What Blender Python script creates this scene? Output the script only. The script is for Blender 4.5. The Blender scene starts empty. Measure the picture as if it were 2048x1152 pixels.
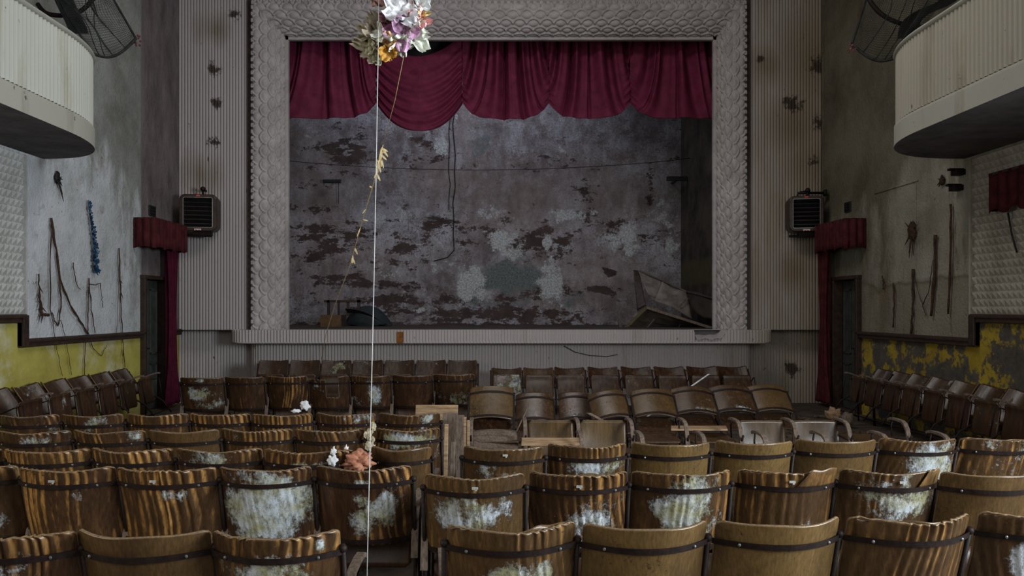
import bpy, math, random
from mathutils import Vector, Matrix
import numpy as np

# ------------------------------------------------------------------ camera
FPX, VPX, HZY, EYE = 1500.0, 985.0, 618.0, 1.63
scene = bpy.context.scene
COL = scene.collection
cam_data = bpy.data.cameras.new('camera')
cam_data.sensor_width = 36.0
cam_data.lens = FPX / 2048.0 * 36.0
cam_data.shift_x = (1024.0 - VPX) / 2048.0
cam_data.shift_y = (HZY - 576.0) / 2048.0
cam_data.clip_start, cam_data.clip_end = 0.05, 100.0
cam = bpy.data.objects.new('camera', cam_data)
cam.location = (0, 0, EYE)
cam.rotation_euler = (math.pi / 2, 0, 0)
COL.objects.link(cam)
scene.camera = cam

# ------------------------------------------------------------------ light
world = bpy.data.worlds.new('world')
scene.world = world
world.use_nodes = True
world.node_tree.nodes['Background'].inputs[0].default_value = (0.55, 0.62, 0.75, 1)
world.node_tree.nodes['Background'].inputs[1].default_value = 0.15
scene.view_settings.view_transform = 'Standard'
scene.view_settings.look = 'None'
scene.view_settings.exposure = 0.0
scene.view_settings.gamma = 1.0

def area_lamp(name, loc, rot, sx, sy, watts, col):
    l = bpy.data.lights.new(name, 'AREA')
    l.shape = 'RECTANGLE'; l.size = sx; l.size_y = sy
    l.energy = watts; l.color = col
    o = bpy.data.objects.new(name, l)
    o.location = loc; o.rotation_euler = rot
    COL.objects.link(o)
    return o
R = math.radians
# added area lights at unseen windows in the rear part of the hall (window_1 .. window_4)
area_lamp('unseen_window_lamp', (2.6, -3.75, 4.6), (R(84), 0, 0), 3.2, 2.6, 110, (1.0, 0.95, 0.88))
area_lamp('unseen_window_lamp', (-2.6, -3.75, 4.6), (R(84), 0, 0), 3.2, 2.6, 60, (0.92, 0.96, 1.0))
area_lamp('unseen_window_lamp', (5.6, 1.0, 2.36), (R(90), 0, R(90)), 3.4, 1.5, 820, (0.88, 0.95, 1.0))
area_lamp('unseen_window_lamp', (-5.35, 1.0, 2.36), (R(90), 0, R(-90)), 3.4, 1.5, 150, (1.0, 0.95, 0.85))
# added overhead fill under a closed ceiling: one over hall, one over stage
area_lamp('overhead_fill', (0.3, 8.2, 7.6), (R(18), 0, 0), 4.0, 2.4, 250, (1.0, 0.97, 0.95))
area_lamp('overhead_fill', (-0.8, 15.6, 7.55), (R(8), 0, 0), 5.0, 1.6, 85, (0.82, 0.88, 1.0))

# ------------------------------------------------------------------ helpers
def P(px, py, Y):
    return Vector(((px - VPX) * Y / FPX, Y, EYE - (py - HZY) * Y / FPX))
XL, XR, YS = -5.45, 5.72, 13.04        # side walls, stage wall
def PL(px, py, off=0.0):               # point on the left wall
    Y = (XL + off) * FPX / (px - VPX); return P(px, py, Y)
def PR(px, py, off=0.0):
    Y = (XR - off) * FPX / (px - VPX); return P(px, py, Y)

def tag(o, label=None, cat=None, group=None, kind=None):
    if label: o['label'] = label
    if cat: o['category'] = cat
    if group: o['group'] = group
    if kind: o['kind'] = kind
    return o
def thing(name, label, cat, loc=(0, 0, 0), rot=(0, 0, 0), group=None):
    o = bpy.data.objects.new(name, None)
    o.empty_display_size = 0.1
    o.location = loc; o.rotation_euler = rot
    COL.objects.link(o)
    return tag(o, label, cat, group)
def link(name, me, mat, parent=None, world_space=True):
    o = bpy.data.objects.new(name, me)
    COL.objects.link(o)
    if mat is not None and not me.materials: me.materials.append(mat)
    if parent is not None:
        o.parent = parent
        if world_space:
            o.matrix_parent_inverse = (Matrix.Translation(parent.location) @ parent.rotation_euler.to_matrix().to_4x4()).inverted()
    return o

class MB:
    def __init__(s): s.v = []; s.f = []; s.c = []; s.mi = []
    def add(s, vs, fs, cs=None, mi=0):
        b = len(s.v); s.v += [tuple(p) for p in vs]
        s.f += [tuple(i + b for i in f) for f in fs]; s.mi += [mi] * len(fs)
        s.c += cs if cs else [(0, 0, 0, 1)] * len(vs)
    def grid(s, fn, nu, nv, col=None, flip=False, mi=0):
        vs = []; cs = []
        for j in range(nv + 1):
            for i in range(nu + 1):
                vs.append(fn(i / nu, j / nv))
                if col: cs.append(col(i / nu, j / nv))
        fs = []
        for j in range(nv):
            for i in range(nu):
                a = j * (nu + 1) + i
                q = (a, a + 1, a + nu + 2, a + nu + 1)
                fs.append(q[::-1] if flip else q)
        s.add(vs, fs, cs or None, mi)
    def slab(s, fn, nu, nv, off, col=None, rim_mi=0):      # two skins, closed at the rim
        off = Vector(off); n = (nu + 1) * (nv + 1)
        A = []; cs = []
        for j in range(nv + 1):
            for i in range(nu + 1):
                A.append(Vector(fn(i / nu, j / nv)))
                cs.append(col(i / nu, j / nv) if col else (0, 0, 0, 1))
        B = [p + off for p in A]
        fs = []
        idx = lambda i, j: j * (nu + 1) + i
        for j in range(nv):
            for i in range(nu):
                q = (idx(i, j), idx(i, j + 1), idx(i + 1, j + 1), idx(i + 1, j))
                fs.append(q); fs.append(tuple(k + n for k in q[::-1]))
        rim = [idx(i, 0) for i in range(nu + 1)] + [idx(nu, j) for j in range(1, nv + 1)] + \
              [idx(i, nv) for i in range(nu - 1, -1, -1)] + [idx(0, j) for j in range(nv - 1, 0, -1)]
        for k in range(len(rim)):
            a, b = rim[k], rim[(k + 1) % len(rim)]
            fs.append((a, b, b + n, a + n))
        s.add(A + B, fs, cs + cs)
        if rim_mi: s.mi[-len(rim):] = [rim_mi] * len(rim)
    def tube(s, pts, r, seg=6, flat=1.0, caps=True):
        pts = [Vector(p) for p in pts]; n = len(pts)
        rr = r if isinstance(r, (list, tuple)) else [r] * n
        t0 = (pts[1] - pts[0]).normalized()
        nrm = t0.orthogonal().normalized()
        vs = []; fs = []
        for i, p in enumerate(pts):
            t = (pts[min(i + 1, n - 1)] - pts[max(i - 1, 0)]).normalized()
            nrm = (nrm - t * nrm.dot(t))
            nrm = nrm.normalized() if nrm.length > 1e-6 else t.orthogonal().normalized()
            bn = t.cross(nrm)
            for k in range(seg):
                a = 2 * math.pi * k / seg
                vs.append(p + nrm * (math.cos(a) * rr[i]) + bn * (math.sin(a) * rr[i] * flat))
        for i in range(n - 1):
            for k in range(seg):
                a = i * seg + k; b = i * seg + (k + 1) % seg
                fs.append((a, b, b + seg, a + seg))
        if caps:
            fs.append(tuple(range(seg))[::-1]); fs.append(tuple((n - 1) * seg + k for k in range(seg)))
        s.add(vs, fs)
    def sweep(s, pts, wdir, w, h):               # rectangular bar: width w along wdir, height h across
        pts = [Vector(p) for p in pts]; n = len(pts); wd = Vector(wdir).normalized()
        vs = []; fs = []
        for i, p in enumerate(pts):
            t = (pts[min(i + 1, n - 1)] - pts[max(i - 1, 0)]).normalized()
            hd = t.cross(wd).normalized()
            for a, b in ((-1, -1), (1, -1), (1, 1), (-1, 1)):
                vs.append(p + wd * (a * w / 2) + hd * (b * h / 2))
        for i in range(n - 1):
            for k in range(4):
                a = i * 4 + k; b = i * 4 + (k + 1) % 4
                fs.append((a, b, b + 4, a + 4))
        fs.append((3, 2, 1, 0)); e = (n - 1) * 4; fs.append((e, e + 1, e + 2, e + 3))
        s.add(vs, fs)
    def box(s, c, d, rot=None, mi=0):
        c = Vector(c); M = rot if rot is not None else Matrix.Identity(3)
        vs = [c + M @ Vector((x * d[0] / 2, y * d[1] / 2, z * d[2] / 2)) for x in (-1, 1) for y in (-1, 1) for z in (-1, 1)]
        s.add(vs, [(0, 1, 3, 2), (4, 6, 7, 5), (0, 4, 5, 1), (2, 3, 7, 6), (0, 2, 6, 4), (1, 5, 7, 3)], None, mi)
    def ball(s, c, r, nu=8, nv=6, sc=(1, 1, 1), jit=0, rnd=None):
        c = Vector(c); vs = []; fs = []
        for j in range(nv + 1):
            th = math.pi * j / nv
            for i in range(nu):
                ph = 2 * math.pi * i / nu
                k = 1 + (rnd.uniform(-jit, jit) if rnd else 0)
                vs.append(c + Vector((math.sin(th) * math.cos(ph) * sc[0], math.sin(th) * math.sin(ph) * sc[1], math.cos(th) * sc[2])) * (r * k))
        for j in range(nv):
            for i in range(nu):
                a = j * nu + i; b = j * nu + (i + 1) % nu
                fs.append((a, a + nu, b + nu, b))
        s.add(vs, fs)
    def mesh(s, name, smooth=True, cols=False):
        me = bpy.data.meshes.new(name)
        me.from_pydata(s.v, [], s.f)
        if smooth: me.polygons.foreach_set('use_smooth', [True] * len(s.f))
        if cols:
            ca = me.color_attributes.new('mask', 'FLOAT_COLOR', 'POINT')
            ca.data.foreach_set('color', [x for c in s.c for x in c])
        if any(s.mi): me.polygons.foreach_set('material_index', s.mi)
        me.update()
        return me
    def build(s, name, mat, parent=None, smooth=True, cols=False, world_space=True):
        return link(name, s.mesh(name, smooth, cols), mat, parent, world_space)
def bevel(o, w=0.01, seg=2):
    m = o.modifiers.new('bevel', 'BEVEL'); m.width = w; m.segments = seg; m.limit_method = 'ANGLE'
    return o
def structure(name, mb, mat, smooth=True, cols=False, label=None):
    o = mb.build(name, mat, None, smooth, cols); o['kind'] = 'structure'
    if label: o['label'] = label
    return o

# ------------------------------------------------------------------ materials
class N:
    def __init__(s, name):
        s.m = bpy.data.materials.new(name); s.m.use_nodes = True
        s.t = s.m.node_tree; s.b = s.t.nodes['Principled BSDF']
        s.geo = s.t.nodes.new('ShaderNodeNewGeometry')
    def nd(s, ty, **kw):
        n = s.t.nodes.new(ty)
        for k, v in kw.items(): setattr(n, k, v)
        return n
    def put(s, sock, v):
        if isinstance(v, bpy.types.NodeSocket): s.t.links.new(v, sock)
        elif isinstance(v, (tuple, list)) and len(v) == 3 and sock.type == 'RGBA': sock.default_value = (*v, 1)
        else: sock.default_value = v
    def noise(s, scale, detail=6, rough=0.6, sc=(1, 1, 1), off=(0, 0, 0), dist=0.0):
        mp = s.nd('ShaderNodeMapping'); mp.inputs['Scale'].default_value = sc; mp.inputs['Location'].default_value = off
        s.t.links.new(s.geo.outputs['Position'], mp.inputs['Vector'])
        n = s.nd('ShaderNodeTexNoise')
        n.inputs['Scale'].default_value = scale; n.inputs['Detail'].default_value = detail
        n.inputs['Roughness'].default_value = rough; n.inputs['Distortion'].default_value = dist
        s.t.links.new(mp.outputs[0], n.inputs['Vector'])
        return n.outputs['Fac']
    def vor(s, scale, sc=(1, 1, 1)):
        mp = s.nd('ShaderNodeMapping'); mp.inputs['Scale'].default_value = sc
        s.t.links.new(s.geo.outputs['Position'], mp.inputs['Vector'])
        n = s.nd('ShaderNodeTexVoronoi'); n.inputs['Scale'].default_value = scale
        s.t.links.new(mp.outputs[0], n.inputs['Vector'])
        return n.outputs['Distance']
    def ramp(s, f, stops, interp='LINEAR'):
        n = s.nd('ShaderNodeValToRGB'); cr = n.color_ramp; cr.interpolation = interp
        while len(cr.elements) < len(stops): cr.elements.new(0.5)
        for e, (p, c) in zip(cr.elements, stops):
            e.position = p
            e.color = (c, c, c, 1) if isinstance(c, (int, float)) else (*c, 1)
        s.put(n.inputs[0], f)
        return n.outputs[0]
    def step(s, f, a, b):
        n = s.nd('ShaderNodeMapRange'); n.clamp = True
        s.put(n.inputs['Value'], f); n.inputs['From Min'].default_value = a; n.inputs['From Max'].default_value = b
        return n.outputs[0]
    def spot(s, col, pts, k, c, lo=0.6, hi=0.85, amt=1.0, kn=2.4):             # ragged patches around given places
        dm = None
        for p, r in pts:
            v = s.nd('ShaderNodeVectorMath', operation='DISTANCE'); s.t.links.new(s.geo.outputs['Position'], v.inputs[0]); v.inputs[1].default_value = p
            d = s.math('DIVIDE', v.outputs['Value'], r)
            dm = d if dm is None else s.math('MINIMUM', dm, d)
        f = s.math('ADD', dm, s.math('MULTIPLY_ADD', k, kn, -kn / 2))
        return s.mix(s.math('MULTIPLY', s.step(f, hi, lo), amt), col, c)
    def mix(s, f, a, b, mode='MIX'):
        n = s.nd('ShaderNodeMix', data_type='RGBA', blend_type=mode)
        s.put(n.inputs[0], f); s.put(n.inputs[6], a); s.put(n.inputs[7], b)
        return n.outputs[2]
    def math(s, op, a, b=0.0, c=0.0):
        n = s.nd('ShaderNodeMath', operation=op)
        s.put(n.inputs[0], a); s.put(n.inputs[1], b)
        if op == 'MULTIPLY_ADD': s.put(n.inputs[2], c)
        return n.outputs[0]
    def xyz(s):
        n = s.nd('ShaderNodeSeparateXYZ'); s.t.links.new(s.geo.outputs['Position'], n.inputs[0]); return n.outputs
    def mask(s):
        a = s.nd('ShaderNodeAttribute', attribute_name='mask')
        n = s.nd('ShaderNodeSeparateColor'); s.t.links.new(a.outputs['Color'], n.inputs[0])
        return list(n.outputs) + [a.outputs['Alpha']]
    def rnd(s):
        return s.nd('ShaderNodeObjectInfo').outputs['Random']
    def out(s, col, rough=0.7, spec=0.3, bump=None, bs=0.3, bd=0.01, metal=0.0):
        s.put(s.b.inputs['Base Color'], col); s.put(s.b.inputs['Roughness'], rough)
        s.put(s.b.inputs['Specular IOR Level'], spec); s.put(s.b.inputs['Metallic'], metal)
        if bump is not None:
            n = s.nd('ShaderNodeBump'); n.inputs['Strength'].default_value = bs; n.inputs['Distance'].default_value = bd
            s.t.links.new(bump, n.inputs['Height']); s.t.links.new(n.outputs[0], s.b.inputs['Normal'])
        return s.m
def simple(name, c1, c2, scale=8, rough=0.7, spec=0.3, sc=(1, 1, 1), metal=0.0, bs=0.15):
    n = N(name); f = n.noise(scale, 5, 0.65, sc)
    return n.out(n.ramp(f, [(0.3, c1), (0.7, c2)]), rough, spec, f, bs, 0.01, metal)

def m_seat(name):
    n = N(name)
    mk = n.mask()                                       # R mould, G pale dry tone, B stains and painted ripple light and shade
    fine = n.noise(60, 5, 0.7)
    streak = n.noise(3.2, 5, 0.65, (7, 7, 0.8))
    grain = n.noise(26, 5, 0.62, (4, 4, 0.11))
    big = n.noise(2.3, 3, 0.5)
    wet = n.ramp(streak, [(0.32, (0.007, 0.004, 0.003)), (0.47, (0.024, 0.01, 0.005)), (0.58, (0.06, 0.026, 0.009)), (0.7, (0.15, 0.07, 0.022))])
    dry = n.ramp(grain, [(0.3, (0.09, 0.054, 0.018)), (0.52, (0.128, 0.079, 0.028)), (0.75, (0.17, 0.108, 0.042))])
    red = n.ramp(grain, [(0.3, (0.014, 0.007, 0.004)), (0.7, (0.058, 0.025, 0.013))])
    bare = n.step(n.math('ADD', mk[2], n.math('MULTIPLY_ADD', streak, 1.1, -0.55)), 0.36, 0.72)  # pale stripes painted as ripple highlights, broken up by streaks
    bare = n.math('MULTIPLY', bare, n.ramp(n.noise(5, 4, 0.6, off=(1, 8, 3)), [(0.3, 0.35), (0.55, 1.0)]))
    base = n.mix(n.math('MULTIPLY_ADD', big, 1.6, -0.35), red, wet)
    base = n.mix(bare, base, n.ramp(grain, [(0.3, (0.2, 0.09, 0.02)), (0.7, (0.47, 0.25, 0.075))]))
    base = n.mix(n.math('MULTIPLY', mk[1], n.ramp(big, [(0.25, 0.65), (0.6, 1.0)])), base, dry)
    base = n.mix(n.step(n.math('ADD', fine, n.math('MULTIPLY', big, 0.6)), 0.92, 1.1), base, (0.012, 0.008, 0.006))
    base = n.mix(n.math('MULTIPLY', n.step(n.noise(4.2, 7, 0.72, (1, 1, 0.6), (5, 5, 1)), 0.48, 0.68), 0.62), base, (0.028, 0.016, 0.009))
    mm = n.math('ADD', mk[0], n.math('MULTIPLY_ADD', n.noise(9, 8, 0.75, (1, 1, 0.7)), 1.7, -0.85))
    mm = n.math('ADD', mm, n.math('MULTIPLY_ADD', n.noise(4.5, 3, 0.5, off=(2, 2, 7)), 1.3, -0.65))
    mm = n.math('ADD', mm, n.math('MULTIPLY_ADD', fine, 0.7, -0.35))
    f = n.step(mm, 0.42, 0.62)
    mcol = n.mix(n.step(n.noise(6, 4, 0.6, off=(3, 1, 2)), 0.42, 0.6), (0.42, 0.46, 0.5), (0.27, 0.265, 0.15))
    mcol = n.mix(n.step(n.noise(38, 6, 0.75, (1, 1, 0.45), off=(9, 1, 2)), 0.46, 0.66), mcol, (0.1, 0.095, 0.07))
    col = n.mix(f, base, mcol)
    rough = n.mix(f, n.ramp(streak, [(0.3, 0.26), (0.7, 0.42)]), (0.95, 0.95, 0.95))
    h = n.math('ADD', n.math('MULTIPLY', f, n.math('ADD', 0.6, fine)), n.math('MULTIPLY', grain, 0.07))
    return n.out(col, rough, 0.4, h, 0.7, 0.008)
M_SEAT = m_seat('weathered_plywood')
M_EDGE = simple('raw_wood', (0.09, 0.055, 0.025), (0.25, 0.165, 0.085), 25, 0.7, 0.25, (4, 4, 0.5))
M_ARM = simple('grey_weathered_wood', (0.06, 0.042, 0.032), (0.2, 0.15, 0.115), 20, 0.75, 0.25, (3, 3, 0.7))
M_PLANK = simple('pale_plank_wood', (0.17, 0.1, 0.055), (0.42, 0.29, 0.17), 12, 0.75, 0.2, (0.6, 3, 5))
M_IRON = simple('rusty_black_iron', (0.004, 0.003, 0.003), (0.018, 0.009, 0.007), 30, 0.6, 0.22)
M_BOLT = simple('bolt_metal', (0.05, 0.05, 0.05), (0.2, 0.2, 0.2), 60, 0.4, 0.5, metal=0.5)

def m_plaster_left():
    n = N('left_plaster'); x, y, z = n.xyz()
    a = n.noise(1.3, 8, 0.7); b = n.noise(7, 6, 0.7); st = n.noise(1.8, 7, 0.7, (1, 1.6, 0.6))
    col = n.ramp(a, [(0.3, (0.33, 0.34, 0.33)), (0.5, (0.5, 0.52, 0.54)), (0.7, (0.6, 0.63, 0.67))])
    darker = n.ramp(a, [(0.3, (0.13, 0.135, 0.115)), (0.55, (0.25, 0.255, 0.235)), (0.75, (0.33, 0.34, 0.33))])
    up = n.math('ADD', n.math('ADD', n.step(z, 3.0, 4.4), n.math('MULTIPLY', n.step(y, 9.9, 11.6), 0.55)), n.math('MULTIPLY_ADD', st, 2.4, -1.2))
    col = n.mix(n.step(up, 0.35, 0.85), col, darker)  # greyer and darker towards the top and the stage end
    col = n.mix(n.math('MULTIPLY', n.step(n.noise(2.2, 7, 0.7, off=(3, 1, 0)), 0.58, 0.7), 0.7), col, (0.19, 0.16, 0.125))
    col = n.mix(n.step(y, 11.60, 11.66), col, n.ramp(st, [(0.35, (0.1, 0.08, 0.08)), (0.65, (0.2, 0.165, 0.17))]))
    col = n.mix(n.step(n.noise(12, 7, 0.78), 0.63, 0.67), col, (0.07, 0.05, 0.04))
    return n.out(col, 0.85, 0.2, n.math('ADD', n.math('MULTIPLY', b, 0.5), n.noise(30, 4, 0.6)), 0.6, 0.03)
def m_plaster_right():
    n = N('right_plaster'); x, y, z = n.xyz()
    a = n.noise(0.9, 7, 0.65); st = n.noise(1.4, 7, 0.7, (1, 1.8, 0.5)); b = n.noise(7, 6, 0.7)
    col = n.ramp(a, [(0.3, (0.16, 0.145, 0.11)), (0.5, (0.26, 0.245, 0.2)), (0.7, (0.35, 0.335, 0.29))])
    darker = n.ramp(a, [(0.3, (0.08, 0.066, 0.042)), (0.6, (0.165, 0.15, 0.11))])
    up = n.math('ADD', n.math('ADD', n.step(z, 3.1, 3.9), n.math('MULTIPLY', n.step(y, 10.3, 10.9), 0.7)), n.math('MULTIPLY_ADD', st, 2.6, -1.3))
    col = n.mix(n.step(up, 0.3, 0.9), col, darker)
    col = n.mix(n.math('MULTIPLY', n.step(st, 0.56, 0.68), 0.8), col, (0.1, 0.07, 0.04))
    tl = n.math('ADD', z, n.math('MULTIPLY_ADD', n.noise(0.8, 3, 0.5), 0.9, -0.45))
    low = n.step(tl, 2.08, 2.04)
    col = n.mix(n.math('MULTIPLY', low, 0.55), col, (0.16, 0.13, 0.09))
    col = n.mix(n.math('MULTIPLY', n.step(n.math('ABSOLUTE', n.math('SUBTRACT', tl, 2.06)), 0.05, 0.0), 0.55), col, (0.09, 0.06, 0.03))
    col = n.mix(n.step(n.noise(11, 7, 0.78, off=(4, 0, 0)), 0.63, 0.67), col, (0.05, 0.038, 0.03))
    return n.out(col, 0.85, 0.2, n.math('ADD', n.math('MULTIPLY', b, 0.5), n.noise(30, 4, 0.6)), 0.6, 0.03)
def m_yellow(name, peel):
    n = N(name)
    a = n.noise(2, 6, 0.65); c = n.noise(1.4 if not peel else 2.3, 9, 0.74, off=(5, 2, 1))
    col = n.ramp(a, [(0.3, (0.3, 0.25, 0.05)), (0.6, (0.44, 0.39, 0.09))])
    if not peel:
        col = n.mix(n.step(c, 0.5, 0.66), col, (0.52, 0.5, 0.36))
        col = n.mix(n.step(n.noise(12, 6, 0.75), 0.66, 0.71), col, (0.1, 0.08, 0.03))
    else:
        col = n.ramp(a, [(0.3, (0.17, 0.11, 0.012)), (0.6, (0.36, 0.26, 0.025))])
        col = n.mix(n.step(c, 0.515, 0.49) if False else n.step(c, 0.45, 0.49), col, n.ramp(n.noise(9, 6, 0.7), [(0.3, (0.045, 0.04, 0.033)), (0.7, (0.1, 0.09, 0.075))]))
    return n.out(col, 0.75, 0.3, n.math('ADD', c, n.math('MULTIPLY', n.noise(20, 5, 0.6), 0.3)), 0.4, 0.02)
def m_flute(name, tint, dirt, amount):
    n = N(name)
    a = n.noise(0.9, 6, 0.65, (1, 1, 0.5)); sp = n.noise(9, 6, 0.72, (1, 1, 0.6)); st = n.noise(1.2, 6, 0.65, (2.2, 2.2, 0.3), (2, 0, 0))
    col = n.mix(a, tuple(c * 0.75 for c in tint), tint)
    col = n.mix(n.math('MULTIPLY', n.step(st, 0.62 - amount, 0.85 - amount), 0.8), col, dirt)
    if amount == 0.021:
        col = n.mix(n.math('MULTIPLY', n.step(n.math('ADD', n.xyz()[0], n.math('MULTIPLY_ADD', st, 5.0, -2.5)), 3.7, 5.4), 0.75), col, (0.21, 0.165, 0.105))
        q = lambda px, py: tuple(P(px, py, YS))
        col = n.spot(col, [(q(1590, 250), 0.5), (q(1628, 330), 0.5), (q(1530, 130), 0.35), (q(1630, 120), 0.7), (q(1590, 540), 0.35), (q(400, 350), 0.4), (q(430, 60), 0.3)], st, (0.17, 0.13, 0.08), 0.1, 1.2, 0.75, 3.0)
        k = n.noise(7, 8, 0.82)
        col = n.spot(col, [(q(1585, 208), 0.2), (q(1638, 245), 0.16), (q(1628, 322), 0.14), (q(1640, 130), 0.25), (q(1520, 118), 0.1), (q(1582, 740), 0.18), (q(430, 140), 0.14), (q(433, 208), 0.12), (q(426, 285), 0.12), (q(470, 30), 0.12)], k, (0.035, 0.022, 0.014), 0.5, 0.75, 0.95, 5.0)
    col = n.mix(n.step(sp, 0.655, 0.7), col, (0.06, 0.045, 0.035))
    return n.out(col, 0.7, 0.25, n.noise(25, 4, 0.6), 0.2, 0.01)
M_PLL, M_PLR = m_plaster_left(), m_plaster_right()
M_YEL, M_PEEL = m_yellow('yellow_paint', False), m_yellow('peeling_yellow_paint', True)
M_FLUTE = m_flute('fluted_plaster', (0.43, 0.39, 0.385), (0.16, 0.125, 0.085), 0.021)
M_BALL = m_flute('left_balcony_flutes', (0.52, 0.53, 0.47), (0.22, 0.17, 0.075), 0.07)
M_BALR = m_flute('right_balcony_flutes', (0.4, 0.37, 0.31), (0.17, 0.125, 0.07), 0.1)
M_SOFF = simple('dark_soffit', (0.07, 0.06, 0.065), (0.16, 0.145, 0.15), 3, 0.85, 0.2)  # underside darker than the balcony band
M_BAND = m_flute('balcony_band', (0.42, 0.41, 0.36), (0.17, 0.13, 0.08), 0.05)
M_SCALE = simple('scale_moulding_plaster', (0.27, 0.24, 0.24), (0.42, 0.385, 0.385), 4, 0.6, 0.35)
M_TRIM = simple('dark_varnished_trim', (0.015, 0.009, 0.007), (0.05, 0.027, 0.02), 12, 0.45, 0.4)
M_EMB = simple('embossed_white_panel', (0.34, 0.34, 0.32), (0.5, 0.5, 0.49), 4, 0.7, 0.3)
M_EMBR = simple('embossed_beige_panel', (0.22, 0.2, 0.16), (0.38, 0.35, 0.3), 3, 0.7, 0.3)
M_FLOOR = simple('dirty_floor', (0.03, 0.022, 0.018), (0.1, 0.075, 0.055), 5, 0.85, 0.2)
M_DARK = simple('dark_stage_paint', (0.03, 0.024, 0.022), (0.075, 0.06, 0.05), 2, 0.9, 0.1)
M_CEIL = simple('ceiling_plaster', (0.25, 0.24, 0.22), (0.4, 0.38, 0.36), 2, 0.9, 0.1)
M_DOOR = simple('dark_green_door_paint', (0.02, 0.024, 0.022), (0.06, 0.065, 0.058), 6, 0.5, 0.4)
M_VELVET = simple('maroon_velvet', (0.085, 0.008, 0.026), (0.155, 0.018, 0.052), 5, 0.75, 0.2)
M_VELVETD = simple('dusty_dark_red_velvet', (0.035, 0.007, 0.009), (0.085, 0.018, 0.02), 7, 0.9, 0.1)
M_DRAPE = simple('dark_maroon_cloth', (0.035, 0.004, 0.012), (0.085, 0.009, 0.026), 5, 0.85, 0.1)
M_CASE = simple('brown_enamel', (0.022, 0.012, 0.009), (0.055, 0.032, 0.024), 9, 0.4, 0.45)
M_BLACK = simple('black_metal', (0.006, 0.006, 0.007), (0.02, 0.02, 0.022), 15, 0.5, 0.4)
M_CHROME = simple('dull_chrome', (0.3, 0.3, 0.3), (0.5, 0.5, 0.5), 20, 0.35, 0.5, metal=0.7)
M_RED = simple('red_badge_enamel', (0.45, 0.03, 0.025), (0.6, 0.08, 0.06), 40, 0.4, 0.5)
M_PINK = simple('pale_badge_enamel', (0.6, 0.35, 0.3), (0.75, 0.5, 0.42), 90, 0.4, 0.5)
M_NET = simple('black_net', (0.012, 0.013, 0.012), (0.035, 0.035, 0.033), 12, 0.9, 0.1)
M_TWINE = simple('dried_twine', (0.3, 0.22, 0.1), (0.55, 0.44, 0.24), 40, 0.8, 0.2)
M_STRING = simple('white_string', (0.4, 0.4, 0.42), (0.6, 0.6, 0.6), 40, 0.7, 0.2)
M_VINE = simple('dried_brown_vine', (0.02, 0.012, 0.01), (0.075, 0.04, 0.025), 25, 0.85, 0.15)
M_TINSEL = simple('blue_tinsel', (0.006, 0.02, 0.06), (0.02, 0.09, 0.17), 40, 0.35, 0.5)
M_WIRE = simple('black_wire', (0.008, 0.007, 0.007), (0.016, 0.014, 0.014), 10, 0.6, 0.3)
M_TEAL = simple('dark_tarpaulin', (0.006, 0.01, 0.012), (0.018, 0.024, 0.026), 5, 0.7, 0.3)
M_CANVAS = simple('torn_painted_canvas', (0.08, 0.065, 0.06), (0.24, 0.2, 0.185), 4, 0.9, 0.1)
M_FOAM = simple('orange_foam', (0.22, 0.085, 0.05), (0.46, 0.22, 0.14), 22, 0.95, 0.1, bs=0.8)
M_PAPER = simple('white_flaked_plaster', (0.45, 0.45, 0.45), (0.75, 0.77, 0.8), 14, 0.9, 0.1)
M_RUBBLE = simple('rubble', (0.035, 0.025, 0.02), (0.16, 0.12, 0.09), 9, 0.95, 0.1)
M_RUST = simple('rust_patch', (0.12, 0.04, 0.012), (0.25, 0.1, 0.03), 14, 0.9, 0.1)
M_PLATE = simple('worn_enamel_plate', (0.12, 0.12, 0.11), (0.42, 0.42, 0.4), 120, 0.6, 0.3)
# ------------------------------------------------------------------ room shell
def plane(name, pts, mat, **kw):
    mb = MB(); mb.add(pts, [(0, 1, 2, 3)]); return structure(name, mb, mat, False, **kw)
ZC = 7.7
plane('floor', [(XL - 0.8, -4, 0), (XR + 0.8, -4, 0), (XR + 0.8, YS + 0.3, 0), (XL - 0.8, YS + 0.3, 0)], M_FLOOR)
plane('ceiling', [(XL, -4, ZC), (XL, YS + 0.3, ZC), (XR, YS + 0.3, ZC), (XR, -4, ZC)], M_CEIL)

ZT = 1.235                        # height of the dado trim
def wall_quads(mb, X, rects, mi):
    for (y0, y1, z0, z1) in rects:
        ny, nz = max(1, int((y1 - y0) / 0.6)), max(1, int((z1 - z0) / 0.6))
        mb.grid(lambda u, v: (X, y0 + (y1 - y0) * u, z0 + (z1 - z0) * v), ny, nz, mi=mi)
def side_wall(name, X, d0, d1, dz, upper, lower, yp, yw):
    mb = MB()
    z1 = 1.52
    wall_quads(mb, X, [(-4, yw[0], 0, ZT), (yw[0], yw[1], 0, ZT), (yw[1], yp, 0, ZT), (-4, yp, ZT, z1), (yp, d0, 0, ZT), (d1, YS, 0, ZT)], 1)
    wall_quads(mb, X, [(-4, yw[0], z1, ZC), (yw[0], yw[1], 3.2, ZC), (yw[1], yp, z1, ZC), (yp, d0, ZT, ZC), (d1, YS, ZT, ZC), (d0, d1, dz, ZC)], 0)
    o = structure(name, mb, upper, False); o.data.materials.append(lower); return o
DL0, DL1, DR0, DR1 = 11.64, 12.42, 11.66, 12.45
side_wall('wall_left', XL, DL0, DL1, 2.13, M_PLL, M_YEL, 8.72, (-0.8, 2.8))
side_wall('wall_right', XR, DR0, DR1, 2.13, M_PLR, M_PEEL, 8.92, (-0.8, 2.8))
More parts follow.
